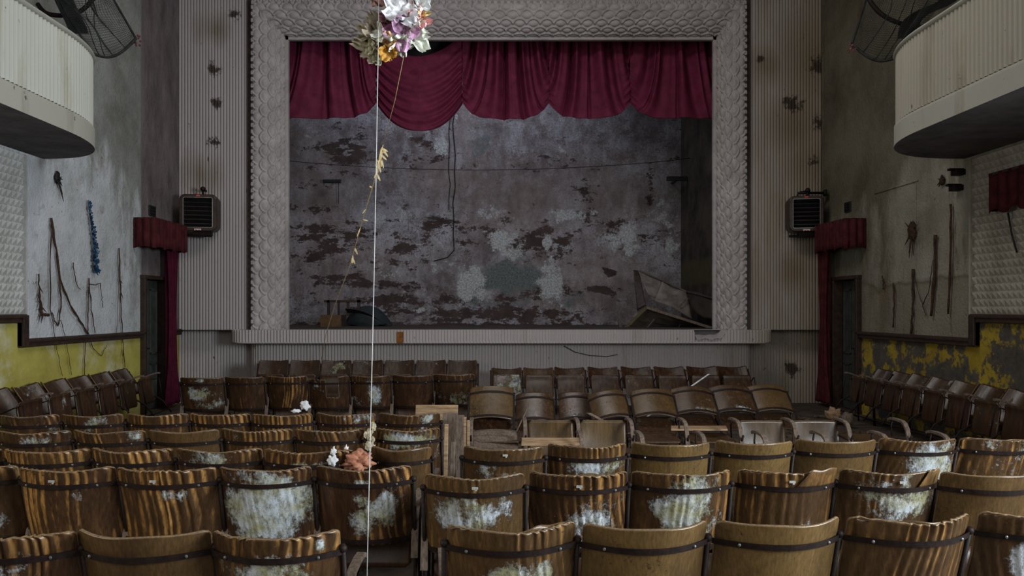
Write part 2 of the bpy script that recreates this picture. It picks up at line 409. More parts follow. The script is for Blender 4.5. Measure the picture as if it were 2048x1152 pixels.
# rear wall with two big windows, side windows; unseen, built around the area lights
mb = MB()
for (x0, x1, z0, z1) in [(XL, -4.2, 0, ZC), (-1.0, 1.0, 0, ZC), (4.2, XR, 0, ZC), (-4.2, -1.0, 0, 3.3), (1.0, 4.2, 0, 3.3), (-4.2, -1.0, 5.9, ZC), (1.0, 4.2, 5.9, ZC)]:
    mb.add([(x0, -4, z0), (x1, -4, z0), (x1, -4, z1), (x0, -4, z1)], [(3, 2, 1, 0)])
structure('wall_rear', mb, M_CEIL, False)
def unseen_window(name, c, w, h, axis):
    mb = MB(); ax = Vector((1, 0, 0)) if axis == 'x' else Vector((0, 1, 0)); up = Vector((0, 0, 1)); c = Vector(c)
    def bar(p, q, t=0.07):
        d = q - p; L = d.length
        if abs(d.z) > 0.1: mb.box((p + q) / 2, (t, t, L + t))
        else: mb.box((p + q) / 2, (L + t if axis == 'x' else t, L + t if axis != 'x' else t, t))
    for k in range(4): bar(c + ax * (w * (k / 3 - 0.5)) - up * h / 2, c + ax * (w * (k / 3 - 0.5)) + up * h / 2)
    for k in range(3): bar(c - ax * w / 2 + up * (h * (k / 2 - 0.5)), c + ax * w / 2 + up * (h * (k / 2 - 0.5)))
    structure(name, mb, M_TRIM, False)
unseen_window('unseen_window_1', (-2.6, -4, 4.6), 3.2, 2.6, 'x'); unseen_window('unseen_window_2', (2.6, -4, 4.6), 3.2, 2.6, 'x')
unseen_window('unseen_window_3', (XL, 1.0, 2.36), 3.5, 1.62, 'y'); unseen_window('unseen_window_4', (XR, 1.0, 2.36), 3.5, 1.62, 'y')

# dado trims with the step under the embossed panels
def trim(name, X, s, yp, segs):
    mb = MB()
    for (y0, y1, z0, z1) in segs:
        mb.box((X + s * 0.03, (y0 + y1) / 2, (z0 + z1) / 2), (0.06, y1 - y0, z1 - z0))
        mb.box((X + s * 0.04, (y0 + y1) / 2, (z0 + z1) / 2 + (0.02 if z1 - z0 < 0.2 else 0)), (0.08, y1 - y0, min(0.035, z1 - z0) if z1 - z0 < 0.2 else z1 - z0 - 0.02))
    return bevel(structure(name, mb, M_TRIM, False), 0.008)
trim('trim_1', XL, 1, 8.72, [(8.70, DL0, ZT - 0.05, ZT + 0.05), (8.60, 8.70, ZT - 0.05, 1.57), (4, 8.60, 1.47, 1.57), (DL1 + 0.1, YS - 0.02, ZT - 0.05, ZT + 0.05)])
trim('trim_2', XR, -1, 8.92, [(8.90, DR0, ZT - 0.05, ZT + 0.05), (8.80, 8.90, ZT - 0.05, 1.57), (4, 8.80, 1.47, 1.57)])

# embossed panels: rows of little raised pyramids
def embossed(name, X, s, y1, mat):
    mb = MB(); p = 0.088; y0 = 6.6; z0, z1 = 1.57, 3.42
    nz = int((z1 - z0) / p); ny = int((y1 - y0) / p)
    for j in range(nz):
        for i in range(ny):
            a, b = y1 - (i + 1) * p, y1 - i * p; c, d = z0 + j * p, z0 + (j + 1) * p
            off = p / 2 if j % 2 else 0
            a -= off; b -= off; x0 = X + s * 0.012; t = X + s * 0.05
            m = (a + b) / 2
            mb.add([(x0, a, c), (x0, b, c), (x0, b, d), (x0, a, d), (t, m, d - 0.2 * p), (x0, m, d)],
                   [(0, 1, 4), (1, 2, 4), (2, 3, 4), (3, 0, 4)])
    mb.box((X + s * 0.02, y1 + 0.01, (z0 + z1) / 2), (0.04, 0.03, z1 - z0))
    structure(name, mb, mat, False)
embossed('wall_left_embossed_panel', XL, 1, 8.70, M_EMB)
embossed('wall_right_embossed_panel', XR, -1, 8.92, M_EMBR)
# raised seams of the sheets on the right wall
for k, px in enumerate((1752, 1833)):
    mb = MB(); q = PR(px, 600); mb.box((XR - 0.006, q.y, 2.33), (0.012, 0.025, 2.0)); structure('trim_%d' % (k + 3), mb, M_PLR, False)
mb = MB(); mb.box((XR - 0.008, (PR(1756, 360).y + PR(1830, 330).y) / 2, 3.36), (0.016, 1.15, 0.02)); structure('trim_5', mb, M_PLR, False)

# ------------------------------------------------------------------ stage wall, fluted
FL = 0.052
def reed(s, amp):
    f = (s / FL) % 1.0
    return amp * 1.5 * math.sqrt(max(0, 1 - ((f - 0.5) / 0.36) ** 2)) if abs(f - 0.5) < 0.36 else 0.0
def fluted(name, x0, x1, z0, z1, Y, mat, seg=8):
    mb = MB(); n = int((x1 - x0) / FL * seg)
    zs = max(1, int((z1 - z0) / 1.0))
    mb.grid(lambda u, v: (x0 + (x1 - x0) * u, Y - reed(x0 + (x1 - x0) * u, 0.016), z0 + (z1 - z0) * v), n, zs)
    return mb
XFL, XFR, ZFT = -4.11, 4.33, 6.88       # outer edges of the scale frame
mb = fluted('w', XL, XFL + 0.05, 0, ZC, YS, M_FLUTE)
m2 = fluted('w', XFR - 0.05, XR, 0, ZC, YS, M_FLUTE); mb.add(m2.v, m2.f)
m2 = fluted('w', XFL + 0.05, XFR - 0.05, ZFT - 0.05, ZC, YS, M_FLUTE); mb.add(m2.v, m2.f)
structure('wall_stage', mb, M_FLUTE)

# proscenium frame: fish-scale plaster on a quarter-round moulding
XIL, XIR, ZIT = -3.65, 3.94, 6.42       # opening
FW = 0.46; FD = 0.30; RK = 0.84
def frame_profile(v):                   # v 0 outer .. 1 inner -> (inward offset, Y)
    th = v * math.pi / 2 * 0.97
    return FW * math.sin(th), YS - 0.16 + FD * (1 - math.cos(th))
ROWS = 5; SP = 0.235
def scale_h(s, v):
    best = 0.0
    for j in range(ROWS, -2, -1):       # innermost row lies on top
        vc = (j + 1.0) / ROWS
        off = 0.5 * SP if j % 2 else 0.0
        sc = round((s - off) / SP) * SP + off
        dx = (s - sc) / (SP * 0.62); dv = (v - vc) / (1.28 / ROWS)
        if dv > 0: continue
        d = math.sqrt(dx * dx + dv * dv)
        if d < 1:
            rim = math.exp(-((d - 0.88) / 0.09) ** 2) * 0.012
            return 0.004 + 0.05 * math.exp(-((d - 0.92) / 0.055) ** 2) + 0.036 * max(0.0, 1 - (dx / 0.62) ** 2 - ((dv + 0.45) / 0.36) ** 2) ** 0.7
    return best
mb = MB()
NV = 80
def side(sign):
    xo = XFL if sign < 0 else XFR
    def fn(u, v):
        off, y = frame_profile(v)
        ox = off * (1.0 if sign < 0 else RK)
        z = 1.25 + (ZFT - off - 1.25) * u
        h = scale_h(z, v); th = v * math.pi / 2 * 0.97
        return (xo - sign * (ox + h * math.sin(th)), y - h * math.cos(th), z)
    return fn
def top():
    def fn(u, v):
        off, y = frame_profile(v)
        x = (XFL + off) + (XFR - XFL - (1 + RK) * off) * u
        h = scale_h(x, v); th = v * math.pi / 2 * 0.97
        return (x, y - h * math.cos(th), ZFT - off - h * math.sin(th))
    return fn
mb.grid(side(-1), 360, NV); mb.grid(side(1), 360, NV, flip=True); mb.grid(top(), 560, NV, flip=True)
structure('proscenium_frame', mb, M_SCALE, label='white plaster fish-scale moulding around the stage opening')
mb = MB()                               # thin inner fillet, outer bead and the dark reveal
for x in (XIL, XIR): mb.box((x + (0.04 if x < 0 else -0.04), YS + 0.13, 3.8), (0.07, 0.08, 5.25))
mb.box(((XIL + XIR) / 2, YS + 0.13, ZIT - 0.04), (XIR - XIL + 0.03, 0.08, 0.07))
structure('trim_6', mb, M_SCALE, False)
mb = MB(); rr = random.Random(3)
for x, s in ((XFL, -1), (XFR, 1)):
    z = 1.3
    while z < ZFT: mb.box((x + s * 0.01, YS - 0.13, z), (0.06, 0.10, 0.07)); z += 0.1125
    mb.tube([(x + s * 0.05, YS - 0.02, 1.25), (x + s * 0.05, YS - 0.02, ZFT + 0.05)], 0.045, 8)
x = XFL
while x < XFR: mb.box((x, YS - 0.13, ZFT + 0.01), (0.07, 0.10, 0.06)); x += 0.1125
bevel(structure('trim_7', mb, M_SCALE, False), 0.012)
mb = MB()                               # dark brown mouldings beside the frame
for x, s in ((XFL, -1), (XFR, 1)): mb.box((x + s * 0.10, YS - 0.03, 4.1), (0.06, 0.08, 5.8))
structure('trim_8', mb, M_TRIM, False)

# ------------------------------------------------------------------ stage box
YB = 17.0
plane('stage_floor', [(XL, 12.7, 1.27), (XR, 12.7, 1.27), (XR, YB, 1.27), (XL, YB, 1.27)], M_DARK)
plane('stage_wall_left', [(-4.9, YS + 0.25, 1.27), (-4.9, YB, 1.27), (-4.9, YB, ZC), (-4.9, YS + 0.25, ZC)], M_DARK)
def m_stage_side():
    n = N('stage_side_wall'); z = n.xyz()[2]
    c = n.ramp(n.noise(1.5, 6, 0.7), [(0.35, (0.022, 0.018, 0.016)), (0.6, (0.06, 0.048, 0.04))])
    c = n.mix(n.math('MULTIPLY', n.step(n.math('ABSOLUTE', n.math('SUBTRACT', z, 2.4)), 0.3, 0.2), 0.5), c, (0.08, 0.068, 0.03))
    return n.out(c, 0.9, 0.1)
plane('stage_wall_right', [(4.27, YB, 1.27), (4.27, YS + 0.25, 1.27), (4.27, YS + 0.25, ZC), (4.27, YB, ZC)], m_stage_side())
plane('stage_ceiling', [(XL, YS, ZC), (XL, YB, ZC), (XR, YB, ZC), (XR, YS, ZC)], M_DARK)

# backdrop wall: broad patches come from the mesh mask, ragged edges from noise
def m_backdrop():
    n = N('peeling_backdrop_wall'); mk = n.mask(); x, y, z = n.xyz()
    lo = n.noise(0.7, 5, 0.6); hi = n.noise(3.2, 9, 0.74); vfine = n.noise(26, 5, 0.7); hb = n.noise(2.4, 9, 0.76, (0.9, 1, 1.7), (7, 0, 0))
    brush = n.noise(2.0, 6, 0.7, (1.6, 1, 0.9))
    base = n.ramp(n.math('MULTIPLY_ADD', brush, 0.5, n.math('MULTIPLY', lo, 0.5)), [(0.4, (0.12, 0.1, 0.105)), (0.5, (0.24, 0.22, 0.24)), (0.6, (0.38, 0.385, 0.44))])
    base = n.mix(n.step(n.math('ADD', vfine, n.math('MULTIPLY', hi, 0.5)), 0.72, 0.95), base, (0.11, 0.085, 0.09))
    base = n.mix(n.math('MULTIPLY', n.step(n.math('ADD', n.noise(1.7, 9, 0.75, (1, 1, 1.6), (1, 4, 2)), n.math('MULTIPLY_ADD', vfine, 0.3, -0.15)), 0.5, 0.62), 0.75), base, (0.105, 0.08, 0.078))
    base = n.mix(n.math('MULTIPLY', n.step(n.noise(2.6, 9, 0.75, off=(8, 1, 5)), 0.56, 0.64), 0.7), base, (0.33, 0.32, 0.345))
    def blend(base, m, amt, k, a, b, col):
        f = n.math('ADD', m, n.math('MULTIPLY_ADD', k, amt, -amt / 2))
        f = n.math('ADD', f, n.math('MULTIPLY_ADD', vfine, 0.5, -0.25))
        return n.mix(n.step(f, a, b), base, col)
    base = n.mix(n.math('MULTIPLY', mk[3], 0.9), base, n.ramp(brush, [(0.35, (0.17, 0.13, 0.12)), (0.65, (0.27, 0.215, 0.205))]))
    base = blend(base, mk[2], 2.6, n.noise(2.2, 8, 0.72, off=(3, 3, 0)), 0.5, 0.75, n.ramp(vfine, [(0.35, (0.06, 0.07, 0.07)), (0.65, (0.17, 0.19, 0.19))]))
    base = blend(base, mk[0], 4.4, hb, 0.5, 0.62, n.ramp(hi, [(0.3, (0.035, 0.024, 0.023)), (0.7, (0.085, 0.058, 0.056))]))
    base = blend(base, mk[1], 3.2, hi, 0.5, 0.72, n.ramp(vfine, [(0.35, (0.17, 0.18, 0.185)), (0.62, (0.5, 0.51, 0.53))]))
    return n.out(base, 0.9, 0.15, n.math('ADD', hi, n.math('MULTIPLY', vfine, 0.4)), 0.35, 0.02)
BL = dict(
 brown=[(620,520,50,20,.5),(730,500,40,14,.5),(1180,455,26,10,.6),(1345,330,16,30,.5),(690,555,60,8,.6),(870,640,70,6,.8),(1000,600,200,8,.5),(760,470,20,40,.4),(1010,445,60,10,.5),(700,310,55,35,.9),(860,300,60,45,.6),(1110,320,50,20,.6),(1170,370,30,30,.5),(660,480,80,45,.75),(640,420,70,12,.6),(800,490,80,50,.55),(900,420,60,18,.5),(960,480,90,35,.45),(1080,480,60,45,.8),
        (1240,470,60,40,.55),(1310,480,30,30,.6),(760,570,150,14,.7),(820,600,140,12,.8),(900,625,220,14,.85),(1100,590,60,22,.55),(1040,630,140,25,.9),(1190,580,40,8,.9),(1220,545,18,10,.9),(1150,430,60,15,.5),(640,600,60,40,.35),(1390,450,80,200,.25),(640,330,60,80,.2),(600,480,40,120,.4),(720,650,180,10,.9),(1000,652,420,8,.9),(940,290,40,50,.3),(880,455,35,35,.6),(1300,380,10,60,.5)],
 white=[(640,270,60,26,.3),(860,275,60,24,.35),(1120,265,60,18,.35),(1250,300,40,24,.3),(760,520,26,60,.4),(1180,420,30,14,.4),(905,540,20,30,.4),(990,425,30,14,.5),(1008,487,42,32,1.0),(945,565,34,38,1.05),(1105,563,32,42,1.05),(1095,485,12,14,1.1),(1240,470,45,45,.75),(1135,430,36,16,.9),(1320,430,30,45,.55),(800,560,40,40,.6),(790,430,70,30,.6),(870,520,45,45,.4),(880,300,14,26,.9),(1340,480,14,40,.6),(700,300,40,40,.1),(950,430,60,18,.45),(850,250,120,40,.2),(1120,300,30,20,.5),(830,620,80,6,.5),(1000,460,140,60,.2)],
 green=[(640,260,40,40,.4),(720,340,20,60,.3),(1000,300,60,20,.4),(1020,560,85,50,1.0),(960,600,60,30,.7),(1140,590,40,40,.6),(960,270,30,60,.7),(880,440,60,20,.5),(1210,425,80,12,.6),(1230,480,50,30,.4),(930,330,50,25,.5),(1090,420,120,12,.4),(850,480,90,60,.35),(750,420,30,40,.35)],
 pale=[(900,360,90,50,.8),(1050,400,200,70,.7),(640,420,80,160,.6),(1180,560,150,60,.6),(620,300,60,100,.4),(930,250,30,80,.6),(1200,380,150,60,.7),(700,520,120,60,.5)])
def bd_mask(px, py):
    out = []
    for k in ('brown', 'white', 'green', 'pale'):
        t = -0.12
        for (cx, cy, rx, ry, a) in BL[k]:
            d = ((px - cx) / rx) ** 2 + ((py - cy) / ry) ** 2
            if d < 6: t = max(t, -0.12 + (a + 0.12) * math.exp(-d * 0.7))
        out.append(t)
    out[3] = max(0, out[3]); return tuple(out)
mb = MB(); NX, NZ = 330, 230
bx0, bx1, bz0, bz1 = -4.9, 4.27, 1.27, ZC
mb.grid(lambda u, v: (bx0 + (bx1 - bx0) * u, YB, bz0 + (bz1 - bz0) * v), NX, NZ,
        lambda u, v: bd_mask(VPX + (bx0 + (bx1 - bx0) * u) * FPX / YB, HZY - (bz0 + (bz1 - bz0) * v - EYE) * FPX / YB))
structure('stage_backdrop_wall', mb, m_backdrop(), cols=True, label='peeling grey plaster wall at the back of the stage')

# apron with lip
def path_fluted(pts_fn, L, z0, z1, amp, n, mb, lower=None, zseg=1):
    def fn(u, v):
        p, nn = pts_fn(u * L); h = reed(u * L, amp)
        zt = z1
        if lower: zt, h = lower(p, z1, h)
        return (p[0] + nn[0] * h, p[1] + nn[1] * h, z0 + (zt - z0) * v)
    mb.grid(fn, n, zseg)
def apron_path(xa, xb, yf, r):
    arc = math.pi / 2 * r
    s0 = (YS - 0.0) - (yf + r)
    tot = s0 + arc + (xb - xa - 2 * r) + arc + s0
    def fn(s):
        if s < s0: return (xa, YS - s), (-1, 0)
        s -= s0
        if s < arc:
            a = s / r; return (xa + r - r * math.cos(a), yf + r - r * math.sin(a)), (-math.cos(a), -math.sin(a))
        s -= arc
        if s < xb - xa - 2 * r: return (xa + r + s, yf), (0, -1)
        s -= xb - xa - 2 * r
        if s < arc:
            a = s / r; return (xb - r + r * math.sin(a), yf + r - r * math.cos(a)), (math.sin(a), -math.cos(a))
        s -= arc
        return (xb, yf + r + s), (1, 0)
    return fn, tot
fn1, L1 = apron_path(-4.15, 4.42, 12.72, 0.28)
mb = MB(); path_fluted(fn1, L1, 0, 1.1, 0.016, int(L1 / FL * 8), mb)
structure('stage_apron', mb, M_FLUTE)
fn2, L2 = apron_path(-4.36, 4.66, 12.36, 0.30)
NX0, NX1 = 3.31, 3.87                  # broken notch in the lip
def notch(p, z1, h):
    if p[1] < 12.5 and NX0 < p[0] < NX1:
        t = min(1, (p[0] - NX0) / 0.05, (NX1 - p[0]) / 0.12)
        return z1 - 0.14 * t + 0.014 * math.sin(p[0] * 31), h - 0.045 * t
    return z1, h
mb = MB(); path_fluted(fn2, L2, 1.08, 1.285, 0.016, int(L2 / FL * 8), mb, notch, 3)
n = 200                                 # top and underside of the lip
for z, fl in ((1.08, True), (1.275, False)):
    top_pts = []; 
    def f(u, v):
        p, nn = fn2(u * L2); zz = notch(p, z, 0)[0] if z > 1.2 else z
        q = (min(max(p[0], -4.1), 4.4), YS)
        return (p[0] + (q[0] - p[0]) * v, p[1] + (q[1] - p[1]) * v, zz if v < 0.6 else z)
    mb.grid(f, 400, 4, flip=fl)
mb.tube([fn2(L2 * k / 300)[0] + (1.075,) for k in range(301)], 0.018, 6)
structure('stage_lip', mb, M_FLUTE, label='fluted white stage edge with a broken notch')
mb = MB(); mb.box(P(800, 675, 12.34) + Vector((0, 0.0, 0)), (0.1, 0.03, 0.19)); structure('trim_9', mb, M_RUST, False)

# ------------------------------------------------------------------ balconies
def balcony(name, X, s, inner, y_tip, mat):
    W = abs(X - inner)
    y0 = 3.2; ys = y_tip - 1.45
    # plan outline: straight, then a quarter superellipse round to the wall
    pts = [(inner, y0 + (ys - y0) * k / 60) for k in range(60)]
    for k in range(121):
        a = math.pi / 2 * k / 120
        pts.append((X - (X - inner) * math.cos(a) ** 0.8, ys + 1.45 * math.sin(a) ** 0.9))
    # arc length resample
    d = [0]
    for a, b in zip(pts, pts[1:]): d.append(d[-1] + math.dist(a, b))
    L = d[-1]
    dd = np.array(d); px = np.array([p[0] for p in pts]); py = np.array([p[1] for p in pts])
    def at(q):
        q = min(max(q, 0), L); return float(np.interp(q, dd, px)), float(np.interp(q, dd, py))
    def pn(q):
        a, b = at(q - 0.01), at(q + 0.01); t = Vector((b[0] - a[0], b[1] - a[1])).normalized()
        return at(q), (t.y * s, -t.x * s)
    rt = thing(name, '', '', (X, 6, 3.45)); rt['kind'] = 'structure'
    n = int(L / 0.062 * 8)
    mb = MB()
    def fn(u, v):
        p, nn = pn(u * L); h = reed(u * L / 0.062 * FL, 0.014)
        return (p[0] + nn[0] * h, p[1] + nn[1] * h, 3.69 + 0.78 * v)
    mb.grid(fn, n, 1); mb.build('parapet', mat, rt)
    mb = MB()
    def fb(u, v):
        p, nn = pn(u * L); h = 0.035 if v < 0.9 else -0.02
        return (p[0] + nn[0] * h, p[1] + nn[1] * h, 3.45 + 0.25 * min(v, 0.9) / 0.9)
    mb.grid(fb, 240, 10); mb.build('fascia_band', M_BAND, rt)
    mb = MB()
    mb.grid(lambda u, v: ((lambda p, nn: (p[0] + nn[0] * 0.035 + (X - p[0] - nn[0] * 0.035) * v, p[1] + nn[1] * 0.035, 3.45))(*pn(u * L))), 240, 8)
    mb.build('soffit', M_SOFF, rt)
    mb = MB()
    def fc(u, v):
        p, nn = pn(u * L); a = 2 * math.pi * v
        return (p[0] + nn[0] * 0.045 * math.cos(a), p[1] + nn[1] * 0.045 * math.cos(a), 4.48 + 0.03 * math.sin(a))
    mb.grid(fc, 240, 10); mb.build('parapet_cap', M_BAND, rt)
    return rt
balcony('balcony_left', XL, 1, -4.38, 9.05, M_BALL)
balcony('balcony_right', XR, -1, 4.38, 9.05, M_BALR)

# ------------------------------------------------------------------ doors
def door(name, X, s, y0, y1, mat):
    rt = thing(name, '', '', (X, (y0 + y1) / 2, 0)); rt['kind'] = 'structure'
    mb = MB(); t = 0.06
    mb.box((X, y0 - t / 2 + 0.02, 1.06), (0.16, t, 2.12)); mb.box((X, y1 + t / 2 - 0.02, 1.06), (0.16, t, 2.12)); mb.box((X, (y0 + y1) / 2, 2.13), (0.16, y1 - y0 + 0.1, t))
    bevel(mb.build('door_frame', M_TRIM, rt, False), 0.006)
    for k, (a, b) in enumerate(((y0 + 0.03, (y0 + y1) / 2 - 0.005), ((y0 + y1) / 2 + 0.005, y1 - 0.03))):
        mb = MB(); xx = X - s * 0.10
        mb.box((xx, (a + b) / 2, 1.05), (0.04, b - a, 2.08))
        for z0, z1 in ((0.15, 0.75), (0.9, 1.95)):
            m = 0.06
            for (ya, yb, za, zb) in ((a + m, b - m, z0, z0 + 0.03), (a + m, b - m, z1 - 0.03, z1), (a + m, a + m + 0.03, z0, z1), (b - m - 0.03, b - m, z0, z1)):
                mb.box((xx + s * 0.028, (ya + yb) / 2, (za + zb) / 2), (0.018, yb - ya, zb - za))
        lf = bevel(mb.build('door_leaf', mat, rt, False), 0.004)
        if k == 0:
            mb = MB(); mb.tube([(xx + s * 0.02, b - 0.05, 1.0), (xx + s * 0.07, b - 0.05, 1.0), (xx + s * 0.08, b - 0.14, 1.0)], 0.011, 8); mb.build('door_handle', M_IRON, lf)
    mb = MB(); mb.box((X - s * 0.35, (y0 + y1) / 2, 1.05), (0.02, y1 - y0 + 0.4, 2.3))
    for yy in (y0 - 0.01, y1 + 0.01): mb.box((X - s * 0.2, yy, 1.07), (0.34, 0.02, 2.14))
    mb.box((X - s * 0.2, (y0 + y1) / 2, 2.15), (0.34, y1 - y0, 0.02)); mb.build('door_backing', M_BLACK, rt, False)
    return rt
door('door_1', XL, 1, DL0, DL1, M_DOOR)
door('door_2', XR, -1, DR0, DR1, M_DOOR)
# ------------------------------------------------------------------ theatre seats
SW, SH, TILT, BULGE, STOP = 0.485, 0.43, R(15), 0.105, 0.825
CT, ST = math.cos(TILT), math.sin(TILT)
def back_pt(u, d, w=SW):                # u -1..1, d distance below the top edge
    return Vector((u * w / 2, d * ST - BULGE * (1 - u * u), STOP - d * CT))
def backrest_mesh(seed, ripple=0.0, tone=0.0, stain_ripple_light=0.5, mould=(), base=-0.25, w=SW, nu=70, nv=28, cut=None, H=SH):
    rr = random.Random(seed)
    ph = [rr.uniform(0, 6.28) for _ in range(8)]; lean = rr.uniform(-0.16, 0.16)
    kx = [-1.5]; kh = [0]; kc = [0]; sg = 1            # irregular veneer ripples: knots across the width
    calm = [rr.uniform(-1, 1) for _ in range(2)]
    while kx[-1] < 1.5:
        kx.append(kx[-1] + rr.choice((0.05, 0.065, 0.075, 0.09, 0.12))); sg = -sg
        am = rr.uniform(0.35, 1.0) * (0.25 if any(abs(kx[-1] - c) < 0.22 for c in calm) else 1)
        kh.append(sg * am); kc.append((rr.uniform(0.8, 1.15) if sg > 0 else rr.uniform(0.0, 0.15)) * (0.5 + 0.5 * am))  # kc: pale and dark stripes paint light and shade along the ripples
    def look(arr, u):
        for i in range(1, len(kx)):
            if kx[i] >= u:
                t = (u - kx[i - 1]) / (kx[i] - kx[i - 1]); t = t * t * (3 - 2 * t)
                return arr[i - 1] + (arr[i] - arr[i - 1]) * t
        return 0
    def fn(u, v):
        u = u * 2 - 1
        v = v * v * 0.35 + v * 0.65      # more rows near the top
        d = v * H; r = 0.022; k = 1.0
        e = min(d, H - d)
        if e < r: k = 1 - (r - math.sqrt(max(0, r * r - (r - e) ** 2))) / (w / 2)
        p = back_pt(u * k, d, w)
        q = look(kh, u + lean * v * 2 + 0.03 * math.sin(6 * v + ph[0])) if ripple > 0.02 else 0
        env = 0.5 + 0.5 * (1 - v / 0.2) if v < 0.2 else 0.5 + 0.25 * math.sin(math.pi * min(1, (v - 0.2) / 0.7)) * (0.5 + 0.5 * math.sin(2.3 * u + ph[4]))
        if v > 0.9: env *= (1 - v) / 0.1
        big = 0.006 * math.sin(3.3 * u + ph[5]) * (1 - v)
        p.y += ripple * 0.0095 * env * q + big * 0.6; p.z += (max(0, 1 - v * 6)) * (0.003 * math.sin(4.5 * u + ph[6]) + ripple * 0.0016 * q) - 0.006 * (1 - u * u) * (1 - v)
        if cut: p = cut(p, u, v)
        return p
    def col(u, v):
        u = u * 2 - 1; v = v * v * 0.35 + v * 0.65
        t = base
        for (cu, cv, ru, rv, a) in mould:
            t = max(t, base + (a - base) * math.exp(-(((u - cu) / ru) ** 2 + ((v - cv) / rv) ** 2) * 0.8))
        st = stain_ripple_light * look(kc, u + 0.02 + lean * v * 2 + 0.03 * math.sin(6 * v + ph[0])) if ripple > 0.15 else stain_ripple_light * 0.25
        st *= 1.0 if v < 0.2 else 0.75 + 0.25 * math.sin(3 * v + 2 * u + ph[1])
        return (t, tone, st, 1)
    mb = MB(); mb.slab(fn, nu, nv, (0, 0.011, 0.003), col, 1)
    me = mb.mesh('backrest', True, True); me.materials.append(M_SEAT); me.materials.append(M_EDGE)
    return me
def band_mesh(d, ext=0.012, w=SW):
    mb = MB()
    def fn(u, v):
        u = (u * 2 - 1) * (1 + ext * 2 / w)
        p = back_pt(u, d + (v - 0.5) * 0.024, w); p.y -= 0.017; return p
    mb.slab(fn, 28, 1, (0, 0.006, 0)); return mb.mesh('band', False)
def bolts_mesh(d):
    out = []
    for u in (-0.72, 0.72):
        mb = MB(); p = back_pt(u, d); p.y -= 0.02; mb.ball(p, 0.007, 8, 5, (1, 0.6, 1)); out.append(mb.mesh('bolt'))
    return out
BAND_U, BAND_L = band_mesh(0.088), band_mesh(0.405)
BOLTS = bolts_mesh(0.088)
def frame_mesh(s):
    x = s * (SW / 2 + 0.011); mb = MB()
    a = Vector((x, 0.075 * ST, STOP - 0.075 * CT)); b = Vector((x, 0.11, 0.42))
    mb.tube([a, b, (x, 0.14, 0.34), (x, 0.0, 0.0)], 0.0105, 7)
    mb.tube([b, (x, 0.20, 0.36), (x, 0.34, 0.2), (x, 0.40, 0.0)], 0.0105, 7)
    mb.tube([(x, 0.09, 0.52), (x, 0.30, 0.535), (x, 0.40, 0.53), (x, 0.345, 0.22)], 0.008, 6)
    mb.tube([(x, 0.02, 0.055), (x, 0.39, 0.055)], 0.007, 6)
    mb.ball(a, 0.017, 8, 6)
    return mb.mesh('side_frame')
FRAME = {-1: frame_mesh(-1), 1: frame_mesh(1)}
def arm_mesh(s):
    x = s * (SW / 2 + 0.011); mb = MB()
    pts = [(x, 0.06, 0.33), (x, 0.09, 0.44), (x, 0.125, 0.54), (x, 0.16, 0.585), (x, 0.21, 0.605), (x, 0.32, 0.61), (x, 0.40, 0.605), (x, 0.435, 0.59)]
    mb.sweep(pts, (1, 0, 0), 0.036, 0.02); return mb.mesh('armrest', False)
def low_frame_mesh(s):
    x = s * (SW / 2 + 0.011); mb = MB()
    mb.tube([(x, 0.05, 0.5), (x, 0.11, 0.42), (x, 0.14, 0.34), (x, 0.0, 0.0)], 0.0105, 7)
    mb.tube([(x, 0.11, 0.42), (x, 0.20, 0.36), (x, 0.34, 0.2), (x, 0.40, 0.0)], 0.0105, 7)
    mb.tube([(x, 0.38, 0.595), (x, 0.40, 0.53), (x, 0.345, 0.22)], 0.008, 6)
    return mb.mesh('side_frame')
LOW = {-1: low_frame_mesh(-1), 1: low_frame_mesh(1)}
ARM = {-1: arm_mesh(-1), 1: arm_mesh(1)}
def pan_mesh(mode, seed, tone=0.3, base=-0.25, mould=()):
    mb = MB(); w = 0.435
    def fn(u, v):
        x = (u - 0.5) * w
        e = min(v, 1 - v) * 0.38
        if e < 0.03: x *= 1 - (0.03 - math.sqrt(0.03 ** 2 - (0.03 - e) ** 2)) / (w / 2)
        dip = 0.02 * math.sin(math.pi * v) * (1 - (2 * u - 1) ** 2)
        if mode == 'up': return Vector((x, 0.235 + 0.07 * (1 - v) + dip + (0.03 * (max(0, 0.25 - v) / 0.25) ** 2), 0.58 - 0.36 * v))
        if mode == 'tall': return Vector((x, 0.22 + 0.06 * (1 - v) + dip, 0.605 - 0.36 * v))
        return Vector((x, 0.12 + 0.36 * v, 0.42 - dip + 0.02 * v))
    t = {'up': (0, 0.016, 0), 'tall': (0, 0.016, 0), 'down': (0, 0, 0.016)}[mode]
    def col(u, v):
        tt = base
        for (cu, cv, ru, rv, a) in mould: tt = max(tt, base + (a - base) * math.exp(-(((u * 2 - 1 - cu) / ru) ** 2 + ((v - cv) / rv) ** 2)))
        return (tt, tone, 0.1, 1)
    mb.slab(fn, 20, 14, t, col); return mb.mesh('seat_pan', True, True)
PAN_UP = [pan_mesh('up', 1, 0.0, 0.05), pan_mesh('up', 2, 0.1, 0.18), pan_mesh('up', 3, 0.05, -0.2)]
PAN_TALL = pan_mesh('tall', 4, 0.85); PAN_DOWN = pan_mesh('down', 5, 0.25)

